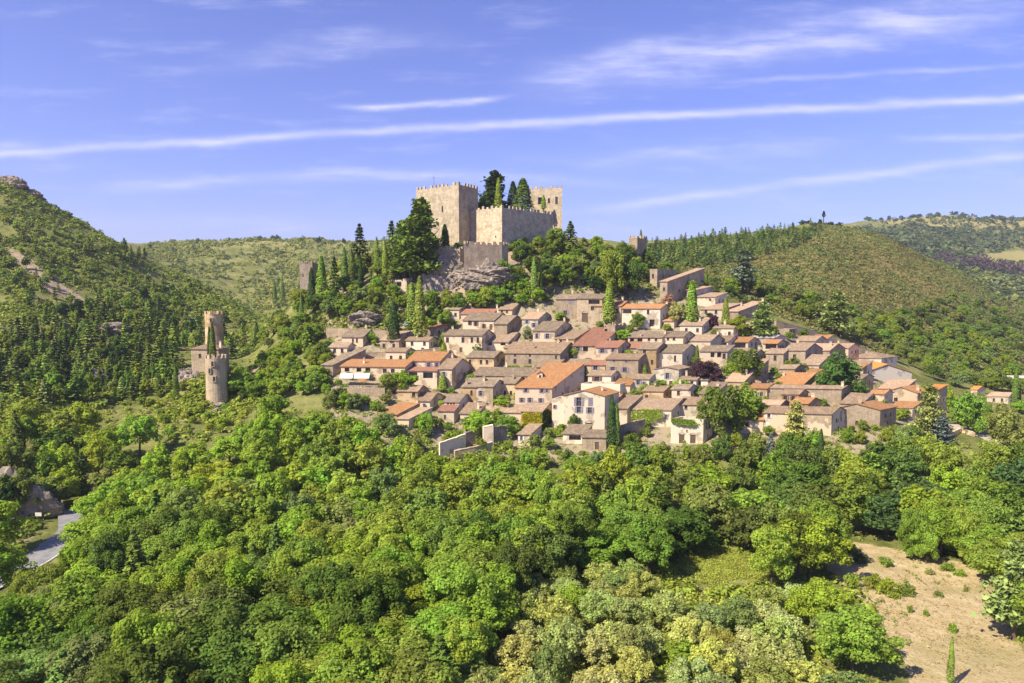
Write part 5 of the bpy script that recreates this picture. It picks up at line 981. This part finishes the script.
def scatter(poly, n, kinds, tones, Hr, Wr, y0=230, y1=900, sep=2.5, lod=2, fixed=False, parts=True, group=None):
    us = [p[0] for p in poly]; vs = [p[1] for p in poly]; got = []; tr_ = 0
    while len(got) < n and tr_ < n * 40:
        tr_ += 1; u = RT.uniform(min(us), max(us)); v = RT.uniform(min(vs), max(vs))
        if not inpoly(u, v, poly): continue
        p = hit(u, v, y0, y1)
        if p[1] > y1 * .99 or any((p[0] - q[0]) ** 2 + (p[1] - q[1]) ** 2 < sep * sep for q in got): continue
        got.append(p); Ht = RT.uniform(*Hr); add(RT.choice(kinds), p[0], p[1], p[2] - .1, Ht, Ht * RT.uniform(*Wr), RT.choice(tones), lod, fixed, None, group, parts)
BR = ['broadleaf_tree']; OK_ = ['holm_oak']; VAR['hill_oak', 2] = VAR['broadleaf_tree', 2]; NOM['hill_oak'] = NOM['broadleaf_tree']; VAR['slope_tree', 2] = VAR['broadleaf_tree', 1]; NOM['slope_tree'] = NOM['broadleaf_tree']
VAR['holm_oak', 2] = VAR['broadleaf_tree', 2]; VAR['holm_oak', 1] = VAR['broadleaf_tree', 1]; VAR['holm_oak', 0] = VAR['broadleaf_tree', 0]; NOM['holm_oak'] = NOM['broadleaf_tree']
scatter([(258, 340), (300, 306), (345, 290), (390, 290), (440, 300), (470, 308), (440, 318), (392, 318), (335, 324), (318, 340), (265, 376)], 60, ['holm_oak', 'holm_oak', 'holm_oak', 'pine_tree'], ['bright green', 'mid green', 'mid green', 'dark green', 'grey green'], (5, 9), (.85, 1.2), 230, 420, 2.6, 1)
scatter([(232, 380), (262, 360), (318, 350), (322, 382), (262, 398)], 20, OK_, ['bright green', 'mid green', 'yellow green'], (5, 8), (.9, 1.2), 200, 300, 2.6, 1)
scatter([(335, 280), (375, 262), (420, 268), (440, 262), (430, 290), (345, 300)], 22, ['holm_oak', 'pine_tree'], ['dark green', 'mid green', 'dark green', 'grey green'], (6, 10), (.7, 1.), 280, 360, 3, 1)
scatter([(495, 296), (520, 276), (560, 262), (590, 246), (625, 244), (650, 266), (636, 290), (590, 294)], 56, ['holm_oak'], ['mid green', 'dark green', 'dark green', 'bright green', 'grey green', 'deep green'], (5, 9), (.85, 1.2), 270, 380, 2.6, 1)
scatter([(440, 312), (470, 296), (520, 292), (545, 304), (520, 310), (470, 314)], 18, OK_, ['bright green', 'mid green', 'yellow green', 'mid green'], (4, 8), (.9, 1.2), 262, 300, 2.4, 1)
scatter([(640, 276), (700, 268), (720, 290), (690, 296), (650, 284)], 14, OK_, ['dark green', 'grey green', 'mid green'], (4, 7), (.9, 1.2), 290, 420, 3, 1)
scatter([(706, 296), (760, 300), (800, 318), (870, 345), (930, 384), (1030, 398), (1030, 330), (940, 326), (880, 326), (800, 298), (740, 288)], 210, ['slope_tree'], ['mid green', 'mid green', 'dark green', 'bright green', 'grey green', 'grey green'], (4.5, 8), (.9, 1.25), 285, 520, 3, 2)
scatter([(860, 335), (1030, 345), (1030, 300), (960, 296)], 75, ['slope_tree'], ['dark green', 'grey green', 'mid green'], (6, 9), (.9, 1.2), 400, 900, 4, 2)
scatter([(930, 420), (960, 410), (1030, 416), (1030, 440), (985, 432)], 14, OK_, ['mid green', 'bright green', 'yellow green'], (4, 7), (.9, 1.2), 200, 330, 3, 1)
scatter([(-20, 330), (60, 320), (150, 300), (230, 318), (256, 350), (200, 372), (150, 402), (-20, 412)], 250, ['pine_tree', 'pine_tree', 'hill_oak'], ['dark green', 'dark green', 'mid green', 'grey green', 'deep green'], (6, 10.5), (.6, .85), 215, 520, 3.4, 2)
scatter([(-20, 300), (0, 215), (60, 235), (140, 262), (226, 300), (150, 300), (60, 318)], 90, ['pine_tree', 'holm_oak'], ['dark green', 'mid green', 'grey green'], (4, 7.5), (.65, .9), 250, 560, 5, 2)
scatter([(112, 238), (150, 244), (150, 262), (125, 256)], 10, ['pine_tree'], ['deep green', 'dark green'], (5, 8), (.5, .7), 380, 560, 3, 2)
scatter([(640, 264), (700, 268), (745, 262), (800, 248), (822, 226), (770, 234), (700, 240), (645, 246)], 290, ['plantation_pine'], ['dark green', 'blue green', 'mid green', 'grey green'], (4.5, 10.5), (.42, .75), 380, 860, 3.4, 2, False, False)
VAR['plantation_pine', 2] = []
for _ in range(4):
    V = crown_conifer(rg, 9, 5, .62, 2.2); me = npmesh('plantation_pine', V, quads(len(V) // 4)); me.materials.append(M_NEEDLE); VAR['plantation_pine', 2].append((me, None))
NOM['plantation_pine'] = (10, 4.4)
VAR['ridge_tree', 2] = [(k[0], None) for k in VAR['broadleaf_tree', 2]]; NOM['ridge_tree'] = (9.6, 9.4)
for u in list(range(868, 1030, 7)): # trees standing along the far right crest
    if RT.random() < .8:
        yy = 1900 + RT.uniform(-60, 90); x = tu(u + RT.uniform(-4, 4)) * yy; add('ridge_tree', x, yy, float(height(x, yy)) - 2.5, RT.uniform(9, 19), RT.uniform(12, 24), RT.choice(['deep green', 'dark green']), 2, True, None, 'trees along the far crest', False)
for u in (172, 188, 200, 232, 262, 275, 279, 292, 303, 320, 326, 334, 345): 
    yy = 1110 + RT.uniform(-20, 50); x = tu(u) * yy; add('ridge_tree', x, yy, float(height(x, yy)) - 1.5, RT.uniform(6, 13), RT.uniform(6, 12), RT.choice(['deep green', 'dark green']), 2, True, None, 'trees along the far crest', False)
for u in (800, 806, 812, 817, 828, 836): 
    yy = 700 + RT.uniform(-8, 10); x = tu(u) * yy; add('ridge_tree', x, yy, float(height(x, yy)) - 1, RT.uniform(3, 6), RT.uniform(5, 9), 'deep green', 2, True, None, 'trees along the far crest', False)

got = []
for _ in range(9000):                            # bushes and small trees at the wood edge, right under the lowest houses
    if len(got) >= 150: break
    u = RT.uniform(326, 945); lim = float(np.interp(u, [e[0] for e in EDGE], [e[1] for e in EDGE])); v = lim + RT.uniform(3, 26); p = hit(u, v, 170, 260)
    if in_house(p[0], p[1], .8) or any((p[0] - q[0]) ** 2 + (p[1] - q[1]) ** 2 < 7 for q in got): continue
    Ht = (v - lim + RT.uniform(-3, 2)) * p[1] / F
    if Ht < 1.2: continue
    Ht = min(Ht, 7.); got.append(p); add('wood_edge_tree', p[0], p[1], p[2] - .25 * Ht, Ht * 1.25, max(2.6, Ht * RT.uniform(.85, 1.25)), RT.choice(['bright green', 'mid green', 'bright green', 'yellow green', 'dark green', 'grey green']), 1, False)
VAR['wood_edge_tree', 1] = VAR['broadleaf_tree', 1]; NOM['wood_edge_tree'] = NOM['broadleaf_tree']
# small garden trees and bushes in the gaps between the houses
def in_house(x, y, pad):
    for c_, a_, b_, w_, d_ in FOOT:
        m_ = np.linalg.solve(np.array([a_, b_]).T, np.array((x, y)) - c_)
        if -w_ - pad < m_[0] < pad and -pad < m_[1] < d_ + pad: return True
    return False
scatter([(424, 300), (464, 300), (458, 318), (440, 332), (424, 336)], 16, OK_, ['bright green', 'mid green', 'yellow green', 'dark green'], (3.5, 6), (.9, 1.2), 255, 300, 2.2, 1)
scatter([(506, 250), (530, 242), (565, 232), (604, 236), (560, 258), (512, 264)], 20, OK_, ['dark green', 'mid green', 'bright green'], (3, 5.5), (.9, 1.3), 270, 380, 2.4, 1)
scatter([(424, 268), (440, 254), (462, 250), (460, 262), (430, 282)], 10, OK_, ['dark green', 'mid green'], (2.5, 4.5), (.9, 1.2), 270, 330, 2.2, 1)
scatter([(232, 380), (262, 372), (330, 352), (324, 394), (262, 402), (234, 404)], 34, OK_, ['bright green', 'mid green', 'yellow green', 'dark green'], (4, 7.5), (.9, 1.25), 200, 300, 2.6, 1)
scatter([(100, 398), (180, 404), (240, 414), (244, 440), (150, 446), (100, 430)], 46, ['slope_bush'], ['yellow green', 'bright green', 'mid green'], (1.6, 3.6), (1., 1.4), 170, 270, 2.4, 1)
scatter([(150, 402), (178, 372), (196, 384), (204, 406)], 14, ['slope_bush'], ['yellow green', 'mid green'], (1.5, 3.), (1., 1.4), 190, 290, 2.2, 1)
GARD = [(330, 350), (420, 310), (560, 300), (740, 312), (830, 345), (930, 392), (935, 425), (700, 445), (440, 456), (380, 415), (328, 392)]
VAR['slope_bush', 1] = VAR['broadleaf_tree', 1]; NOM['slope_bush'] = NOM['broadleaf_tree']; VAR['garden_tree', 1] = VAR['broadleaf_tree', 1]; NOM['garden_tree'] = NOM['broadleaf_tree']; got = []
for _ in range(2600):
    u = RT.uniform(328, 940); v = RT.uniform(298, 456)
    if len(got) >= 150: break
    if not inpoly(u, v, GARD): continue
    p = hit(u, v, 190, 320)
    if in_house(p[0], p[1], 1.3) or any((p[0] - q[0]) ** 2 + (p[1] - q[1]) ** 2 < 10 for q in got): continue
    got.append(p); Ht = RT.uniform(2.2, 4.6); add('garden_tree', p[0], p[1], p[2] - .2, Ht, Ht * RT.uniform(.9, 1.3), RT.choice(['bright green', 'mid green', 'yellow green', 'mid green', 'dark green', 'grey green']), 1, False)

# keep only what can be seen: coarse front-to-back coverage test (hidden trees are simply not built)
TREES.sort(key=lambda q: q['y']); cov = np.zeros((342, 512), bool); kept = []
gyy, gxx = np.mgrid[0:342, 0:512]
for q in TREES:
    u, vt = proj(q['x'], q['y'], q['z'] + q['H']); _, vb = proj(q['x'], q['y'], q['z'] + q['H'] * .12); r = q['W'] / 2 * F / q['y']
    x0, x1 = int((u - r) / 2), int((u + r) / 2) + 1; y0, y1 = int(vt / 2), int(vb / 2) + 1
    x0c, x1c, y0c, y1c = max(0, x0), min(512, x1), max(0, y0), min(342, y1)
    if x0c >= x1c or y0c >= y1c: continue
    e = ((gxx[y0c:y1c, x0c:x1c] + .5 - u / 2) / (r / 2 + .3)) ** 2 + ((gyy[y0c:y1c, x0c:x1c] + .5 - (vt + vb) / 4) / ((vb - vt) / 4 + .3)) ** 2 < 1
    tot = max(1, int(e.sum())); free = int((e & ~cov[y0c:y1c, x0c:x1c]).sum())
    if not q['fixed'] and (free / tot < .16 or free < 3): continue
    q['px'] = (u, (vt + vb) / 2, r); q['area'] = free
    inner = ((gxx[y0c:y1c, x0c:x1c] + .5 - u / 2) / (r / 2 * .82 + .2)) ** 2 + ((gyy[y0c:y1c, x0c:x1c] + .5 - (vt + vb) / 4) / ((vb - vt) / 4 * .82 + .2)) ** 2 < 1
    cov[y0c:y1c, x0c:x1c] |= inner; kept.append(q)
print('TREES', len(TREES), 'kept', Counter(q['kind'] for q in kept))
cnt = Counter(); tmp = []                       # at most 300 of a kind as individuals: the largest ones
for q in sorted(kept, key=lambda q: -q['area'] - (1e9 if q['fixed'] else 0)):
    cnt[q['kind']] += 1
    if cnt[q['kind']] <= 300: tmp.append(q)
kept = tmp
LM = [(60, 535, 'the road bend'), (217, 385, 'the front round tower'), (310, 275, 'the broken watchtower'), (352, 374, 'the restaurant awnings'), (440, 215, 'the castle keep'), (530, 225, 'the castle curtain wall'), (485, 258, 'the dark bastion'), (470, 448, 'the terrace yard'), (535, 420, 'the creeper-clad house'), (585, 415, 'the white gabled house'),
      (690, 430, 'the garage terrace'), (805, 397, 'the long stone barn'), (858, 415, 'the gable-fronted barn'), (888, 378, 'the grey barn'), (686, 288, 'the lone stone house'), (585, 312, 'the arched gateway'), (960, 600, 'the dry field'), (720, 570, 'the sunlit meadow'), (640, 620, 'the olive grove'), (972, 432, 'the lower right lane'), (820, 216, 'the hilltop pylon'),
      (1000, 398, 'the far right houses'), (400, 287, 'the ruined house'), (370, 333, 'the retaining wall'), (830, 340, 'the rampart wall'), (743, 270, 'the blue-grey cedar'), (635, 250, 'the ruined stump'), (935, 405, 'the dark slab tower'), (12, 510, 'the roadside cliff'), (40, 265, 'the bare scar'), (14, 189, 'the rock summit'), (150, 245, 'the left skyline notch'), (0, 683, 'the bottom left picture corner'), (250, 683, 'the left bottom edge'),
      (450, 683, 'the middle bottom edge'), (760, 683, 'the right bottom edge'), (330, 520, 'the wood centre left'), (600, 500, 'the wood centre'), (800, 500, 'the wood centre right'), (110, 360, 'the rock shelf'), (150, 560, 'the wood beside the road'), (240, 250, 'the plateau'), (745, 235, 'the plantation crest'), (900, 330, 'the lower brown hill'), (400, 590, 'the big foreground crowns'), (90, 440, 'the wood above the road')]
ORD = 'closest second third fourth fifth sixth seventh eighth ninth tenth eleventh twelfth thirteenth fourteenth fifteenth sixteenth seventeenth eighteenth nineteenth twentieth'.split() + ['twenty-' + k for k in 'first second third fourth fifth sixth seventh eighth ninth'.split()] + ['thirtieth'] + ['thirty-' + k for k in 'first second third fourth fifth sixth seventh eighth ninth'.split()] + ['fortieth'] + ['forty-' + k for k in 'first second third fourth fifth sixth seventh eighth ninth'.split()]
NOUN = {'broadleaf_tree': 'broadleaf tree', 'olive_tree': 'bushy olive tree', 'cypress_tree': 'slim cypress', 'pine_tree': 'pointed pine', 'cedar_tree': 'layered cedar', 'shrub': 'low bush', 'holm_oak': 'rounded oak', 'plantation_pine': 'small pine', 'ridge_tree': 'far round tree', 'garden_tree': 'small garden tree', 'slope_tree': 'round slope tree', 'slope_bush': 'low round bush', 'hill_oak': 'rounded hill oak', 'wood_edge_tree': 'small wood-edge tree'}
GRP = {'broadleaf_tree': 'broadleaf trees of the valley wood', 'olive_tree': 'olive trees of the grove', 'cypress_tree': 'cypresses of the hillside', 'pine_tree': 'pines of the hillside', 'cedar_tree': 'cedars round the village', 'shrub': 'bushes in the dry field', 'holm_oak': 'oaks of the hillside', 'plantation_pine': 'pines of the ridge plantation', 'ridge_tree': 'trees along the far crest', 'garden_tree': 'garden trees between the houses', 'slope_tree': 'trees on the slope right of the village', 'slope_bush': 'bushes on the tower knoll', 'hill_oak': 'oaks of the left hill', 'wood_edge_tree': 'small trees at the edge of the wood below the village'}
bins = {}
for q in kept:
    if q['label']: continue
    u, v, r = q['px']; k = min(LM, key=lambda l: (l[0] - u) ** 2 + ((l[1] - v) * 1.2) ** 2); du, dv = u - k[0], v - k[1]
    rel = ('above' if dv < 0 else 'below') if abs(dv) > abs(du) else ('left of' if du < 0 else 'right of'); bins.setdefault((q['kind'], q['tone'], rel, k[2]), []).append((math.hypot(du, dv), q))
for (kd, tn, rel, lm), qs in bins.items():
    qs.sort(key=lambda z: z[0])
    for i, (_, q) in enumerate(qs): q['label'] = f"{tn} {NOUN[kd]} {rel} {lm}" + ('' if len(qs) == 1 else f", {ORD[min(i, len(ORD) - 1)]}" + (' to it' if i == 0 else ' nearest to it'))
PROTO = {}
for q in kept:
    kd = q['kind']; lod = q['lod']
    if (kd, lod) not in VAR: lod = min((l for (k_, l) in VAR if k_ == kd), key=lambda l: abs(l - (lod if lod is not None else (0 if q['y'] < 135 else 1 if q['y'] < 420 else 2))))
    vs = VAR[kd, lod]; cr, tk = vs[RT.randrange(len(vs))]; nh, nw = NOM[kd]; c = np.array(TONE[q['tone']]); j = np.array((RT.uniform(.86, 1.10), RT.uniform(.94, 1.08), RT.uniform(.8, 1.25))) * RT.uniform(.88, 1.12); c = (*np.clip(c * j, 0, 1), 1.)
    sx_, sz_ = q['W'] / nw, q['H'] / nh; loc = (q['x'], q['y'], q['z'])
    if tk is None:
        r_ = newobj(kd, cr, None, loc); r_.color = c
    elif (kd, lod, cr.name) in PROTO:
        p0, k0, c0 = PROTO[kd, lod, cr.name]; r_ = p0.copy(); COL.objects.link(r_); r_.location = loc
        for ch in (k0, c0): n_ = ch.copy(); COL.objects.link(n_); n_.parent = r_; n_.color = c
    else:
        r_ = bpy.data.objects.new(kd, None); COL.objects.link(r_); r_.location = loc; k0 = newobj('trunk', tk, r_); c0 = newobj('crown', cr, r_); c0.color = c; k0.color = c; PROTO[kd, lod, cr.name] = (r_, k0, c0)
    r_.scale = (sx_, sx_ * RT.uniform(.92, 1.08), sz_); r_.rotation_euler = (0, 0, RT.uniform(0, 6.283)); tag(r_, q['label'], 'shrub' if kd == 'shrub' else 'tree', q['group'] or GRP[kd])
# bushy top of the pylon
V = crown_cypress(rg, 500, .5, 1.6); V = V * np.array((1.1, 1.1, .6)) + np.array((0, 0, 9.)); leafm = npmesh('foliage_sleeve', V, quads(len(V) // 4)); leafm.materials.append(M_NEEDLE); k = newobj('foliage_sleeve', leafm, HP); k.color = (.03, .04, .025, 1)

# ------------------------------------------------------------------ uncountable cover: scrub, heath, undergrowth, far woods
def mass(name, poly, n, size, tone, y0, y1, per=16, leaf=.3, hr=.75, keepout=(), cond=None, even=False):
    """n low clumps of leaves scattered over a region of ground, one object"""
    us = [p[0] for p in poly]; vs = [p[1] for p in poly]
    ins = inpoly(gu, gv, poly) & (GY > y0) & (GY < y1); ii, jj = np.nonzero(ins[:-1, :-1]); wgt = YY[jj] ** 1.0 * (YY[jj + 1] - YY[jj]); wgt = wgt / wgt.sum(); pick = NR.choice(len(ii), n, p=wgt)
    a = ii[pick] + NR.uniform(0, 1, n); b = jj[pick] + NR.uniform(0, 1, n); t_ = np.interp(a, np.arange(MT), TT); yy = np.exp(np.interp(b, np.arange(NY), LY)); xx = t_ * yy
    cl_ = fbm(xx / 25, yy / 25, 77, 3); ok = NR.uniform(0, 1, n) < (np.clip((cl_ - .30) * 5, .06, 1) if not even else 1.)
    pu, pv = proj(xx, yy, height(xx, yy))
    for k in keepout: ok &= ~inpoly(pu, pv, k)
    if cond is not None: ok &= cond(xx, yy, pu, pv)
    xx, yy = xx[ok], yy[ok]; m_ = len(xx); s = NR.uniform(.5, 1.3, m_) ** 1.3 * size; zz = height(xx, yy); c = np.stack([xx, yy, zz + s * hr * .45], 1)
    d = dirs(NR, m_ * per, .45); cc = np.repeat(c, per, 0); ss = np.repeat(s, per)[:, None]; p = cc + d * ss * NR.uniform(.55, 1., (m_ * per, 1)) * np.array((1, 1, hr)); V = leaves(p, d * .8 + np.array((0, 0, .45)) + NR.normal(size=d.shape) * .4, np.repeat(s, per) * leaf * NR.uniform(.7, 1.3, m_ * per), NR)
    me = npmesh(name, V, quads(len(V) // 4)); me.materials.append(M_SCRUB); o_ = newobj(name, me); o_.color = (*tone, 1); return tag(o_, kind='stuff')
SCAR = [(4, 246), (24, 254), (50, 278), (80, 296), (76, 302), (44, 286), (10, 256)]
LEFT = [(-230, 440), (-230, 60), (20, 150), (60, 195), (150, 240), (270, 310), (262, 370), (190, 400), (150, 440), (-60, 460)]
mass('hillside_scrub', LEFT, 42000, 1.3, (.27, .315, .065), 200, 620, 16, .36, keepout=(SCAR,))
mass('hillside_scrub', LEFT, 4200, 2.3, (.14, .19, .045), 200, 620, 18, .32, keepout=(SCAR,))
mass('plateau_scrub', [(120, 300), (150, 232), (420, 232), (420, 320), (250, 330)], 8000, 3.0, (.27, .285, .08), 560, 1300, 12, .42)
mass('plateau_scrub', [(120, 300), (150, 232), (420, 232), (420, 320), (250, 330)], 1600, 4.4, (.13, .17, .055), 560, 1300, 12, .36)
HEATH = [(690, 300), (640, 262), (700, 262), (745, 262), (800, 240), (828, 210), (920, 226), (1040, 300), (1040, 380), (940, 370), (860, 350), (790, 320)]
patch = lambda x, y: fbm(x / 55, y / 55, 41, 4)
mass('brown_heath', HEATH, 21000, 1.8, (.225, .205, .075), 310, 860, 15, .30, .42, even=True, cond=lambda x, y, u, v: patch(x, y) + NR.normal(size=len(x)) * .05 < .49)
mass('green_heath', HEATH, 21000, 1.8, (.195, .220, .070), 310, 860, 15, .30, .42, even=True, cond=lambda x, y, u, v: patch(x, y) + NR.normal(size=len(x)) * .05 > .47)
mass('dark_heath', HEATH, 2600, 1.9, (.115, .15, .05), 310, 860, 14, .36, .8)
mass('plantation_underwood', [(640, 262), (700, 266), (745, 260), (800, 246), (820, 228), (770, 234), (700, 240), (645, 246)], 3200, 2.2, (.13, .18, .05), 380, 860, 12, .34, 1.0, even=True)
FARW = [(840, 235), (870, 222), (1060, 210), (1060, 330), (960, 330), (930, 290)]
mass('far_woodland', FARW, 6500, 7.0, (.105, .135, .06), 880, 2100, 12, .42, cond=lambda x, y, u, v: ~inpoly(u, v, [(970, 256), (1060, 244), (1060, 276), (1000, 274)]) & ((v > 229) | (NR.uniform(size=len(u)) < .35)))
mass('far_meadow_scrub', [(960, 300), (930, 270), (1060, 262), (1060, 320)], 900, 7.0, (.21, .23, .065), 880, 1600, 12, .42)
mass('burnt_woodland', [(924, 266), (940, 258), (980, 262), (1060, 280), (1060, 288), (985, 274)], 900, 6.0, (.11, .075, .095), 880, 1700, 12, .30, 1.6)
WOODP = [(-60, 700), (-60, 430), (150, 420), (260, 400), (430, 440), (620, 455), (1080, 440), (1080, 720)]
mass('undergrowth', WOODP, 6500, 1.3, (.27, .33, .05), 56, 232, 22, .26, keepout=(FIELD, ROADP, MEADP))
mass('undergrowth', OLIVE, 1800, .9, (.36, .39, .07), 60, 150, 26, .22, keepout=(MEADP,))
mass('village_greenery', [(330, 345), (420, 305), (560, 296), (740, 300), (830, 340), (930, 390), (930, 430), (700, 446), (440, 458), (330, 400)], 1300, .75, (.24, .29, .042), 196, 300, 22, .26)
mass('slope_scrub', [(262, 372), (300, 310), (340, 262), (420, 240), (440, 300), (420, 330), (330, 345)], 1500, 1.4, (.24, .275, .055), 230, 340, 18, .32)
mass('slope_scrub', [(500, 300), (520, 250), (640, 236), (720, 270), (720, 300), (640, 300)], 2100, 1.4, (.245, .265, .065), 270, 420, 18, .32, keepout=([(552, 262), (625, 258), (630, 274), (560, 282)],))
mass('knoll_scrub', [(120, 395), (170, 380), (240, 396), (245, 440), (160, 455), (110, 430)], 1100, 1.2, (.33, .345, .06), 180, 270, 20, .28)
mass('knoll_scrub', [(-40, 400), (60, 396), (150, 396), (250, 380), (262, 400), (200, 440), (100, 450), (-40, 460)], 2200, 1.5, (.27, .315, .05), 180, 280, 20, .30)
mass('wood_edge_scrub', [(326, 392), (372, 402), (410, 428), (440, 456), (560, 450), (640, 440), (740, 440), (840, 430), (945, 430), (945, 470), (440, 480), (326, 430)], 1500, .95, (.25, .315, .045), 180, 235, 22, .26)
mass('roadside_scrub', [(-30, 440), (46, 440), (58, 492), (36, 532), (-30, 570)], 420, 1.2, (.16, .20, .04), 120, 215, 22, .28, keepout=(ROADP,))
mass('field_weeds', [(800, 540), (860, 536), (1000, 560), (1010, 600), (900, 600), (920, 700), (880, 700), (850, 610), (806, 560)], 520, .42, (.24, .27, .07), 60, 165, 18, .26)
mass('dry_grass', FIELD, 4200, .22, (.42, .32, .165), 60, 160, 9, .30, .8)
mass('meadow_grass', [(665, 558), (720, 550), (778, 556), (772, 582), (700, 586)], 2600, .5, (.36, .39, .075), 60, 160, 14, .18, .7)

# climbing plants on walls
def ivy(label, polyuv, Yf, n, tone, size=.2, thick=.35):
    us = [p[0] for p in polyuv]; vs = [p[1] for p in polyuv]; P = []
    while len(P) < n:
        u, v = RT.uniform(min(us), max(us)), RT.uniform(min(vs), max(vs))
        if inpoly(u, v, polyuv): P.append(at(u, v, Yf(u) + RT.uniform(-thick, .1)))
    P = np.array(P); c = P.mean(0); V = leaves(P - c, np.array((-.2, -1, .45)) + NR.normal(size=P.shape) * .5, size, NR); me = npmesh('climbing_plant', V, quads(len(V) // 4)); me.materials.append(M_LEAF); o_ = newobj('climbing_plant', me, None, c); o_.color = (*tone, 1); tag(o_, label, 'climbing plant', 'climbers on the village houses')
yc_ = hit(542, 432, 150, 460)[1]
ivy('bright yellow creeper covering the front of the creeper-clad house', [(521.5, 416), (524, 412.5), (541.5, 412.5), (542, 431), (522, 431)], lambda u: yc_ + (542 - u) * .03 - .12, 1500, (.40, .36, .02))
ivy('green creeper covering the shaded flank of the creeper-clad house', [(542, 412), (548, 409), (554, 413), (554, 430), (542, 431)], lambda u: yc_ + (u - 542) * .55 - .35, 1200, (.10, .15, .02))
y3 = hit(671, 427, 150, 460)[1]
ivy('bright vine along the eaves of the broad brown roof', [(631, 412), (640, 409), (662, 409), (663, 418), (648, 424), (631, 424)], lambda u: y3 + (671 - u) * .03 - .6, 1300, TONE['bright green'])
y4 = hit(703, 444, 150, 460)[1]
ivy('long hanging vine along the garage terrace edge', [(671, 418), (694, 420), (697, 424), (694, 427), (676, 424), (671, 422)], lambda u: y4 + (703 - u) * .03 - .35, 800, TONE['mid green'])
y5 = hit(560, 370, 150, 460)[1] - .8
ivy('low hedge along the foot of the long stone house', [(505, 366), (519, 365), (520, 369), (505, 369.5)], lambda u: y5, 500, TONE['bright green'])
ivy('second low hedge before the long stone house, nearer the white car', [(524, 366), (538, 365.5), (538, 369.5), (524, 369.5)], lambda u: y5, 500, TONE['mid green'])
y6 = hit(566, 436, 150, 460)[1]
ivy('clipped yellow-green hedge between creeper-clad house and white gabled house', [(546, 428), (563, 428), (563, 436), (546, 437)], lambda u: y6, 700, TONE['yellow green'], .2, 1.)

# ------------------------------------------------------------------ air
hz = MB(); hz.box((-5200, -40, -30), (10400, 0, 0), (0, 6200, 0), (0, 0, 520)); m, t, o = mat('air'); pv = t.new('ShaderNodeVolumePrincipled'); pv.inputs['Density'].default_value = .00010; pv.inputs['Color'].default_value = (.80, .86, 1., 1); pv.inputs['Anisotropy'].default_value = .2; t.l.new(pv.outputs[0], o.inputs['Volume'])
USE_HAZE = True
if USE_HAZE: tag(hz.build('haze', m), kind='stuff')
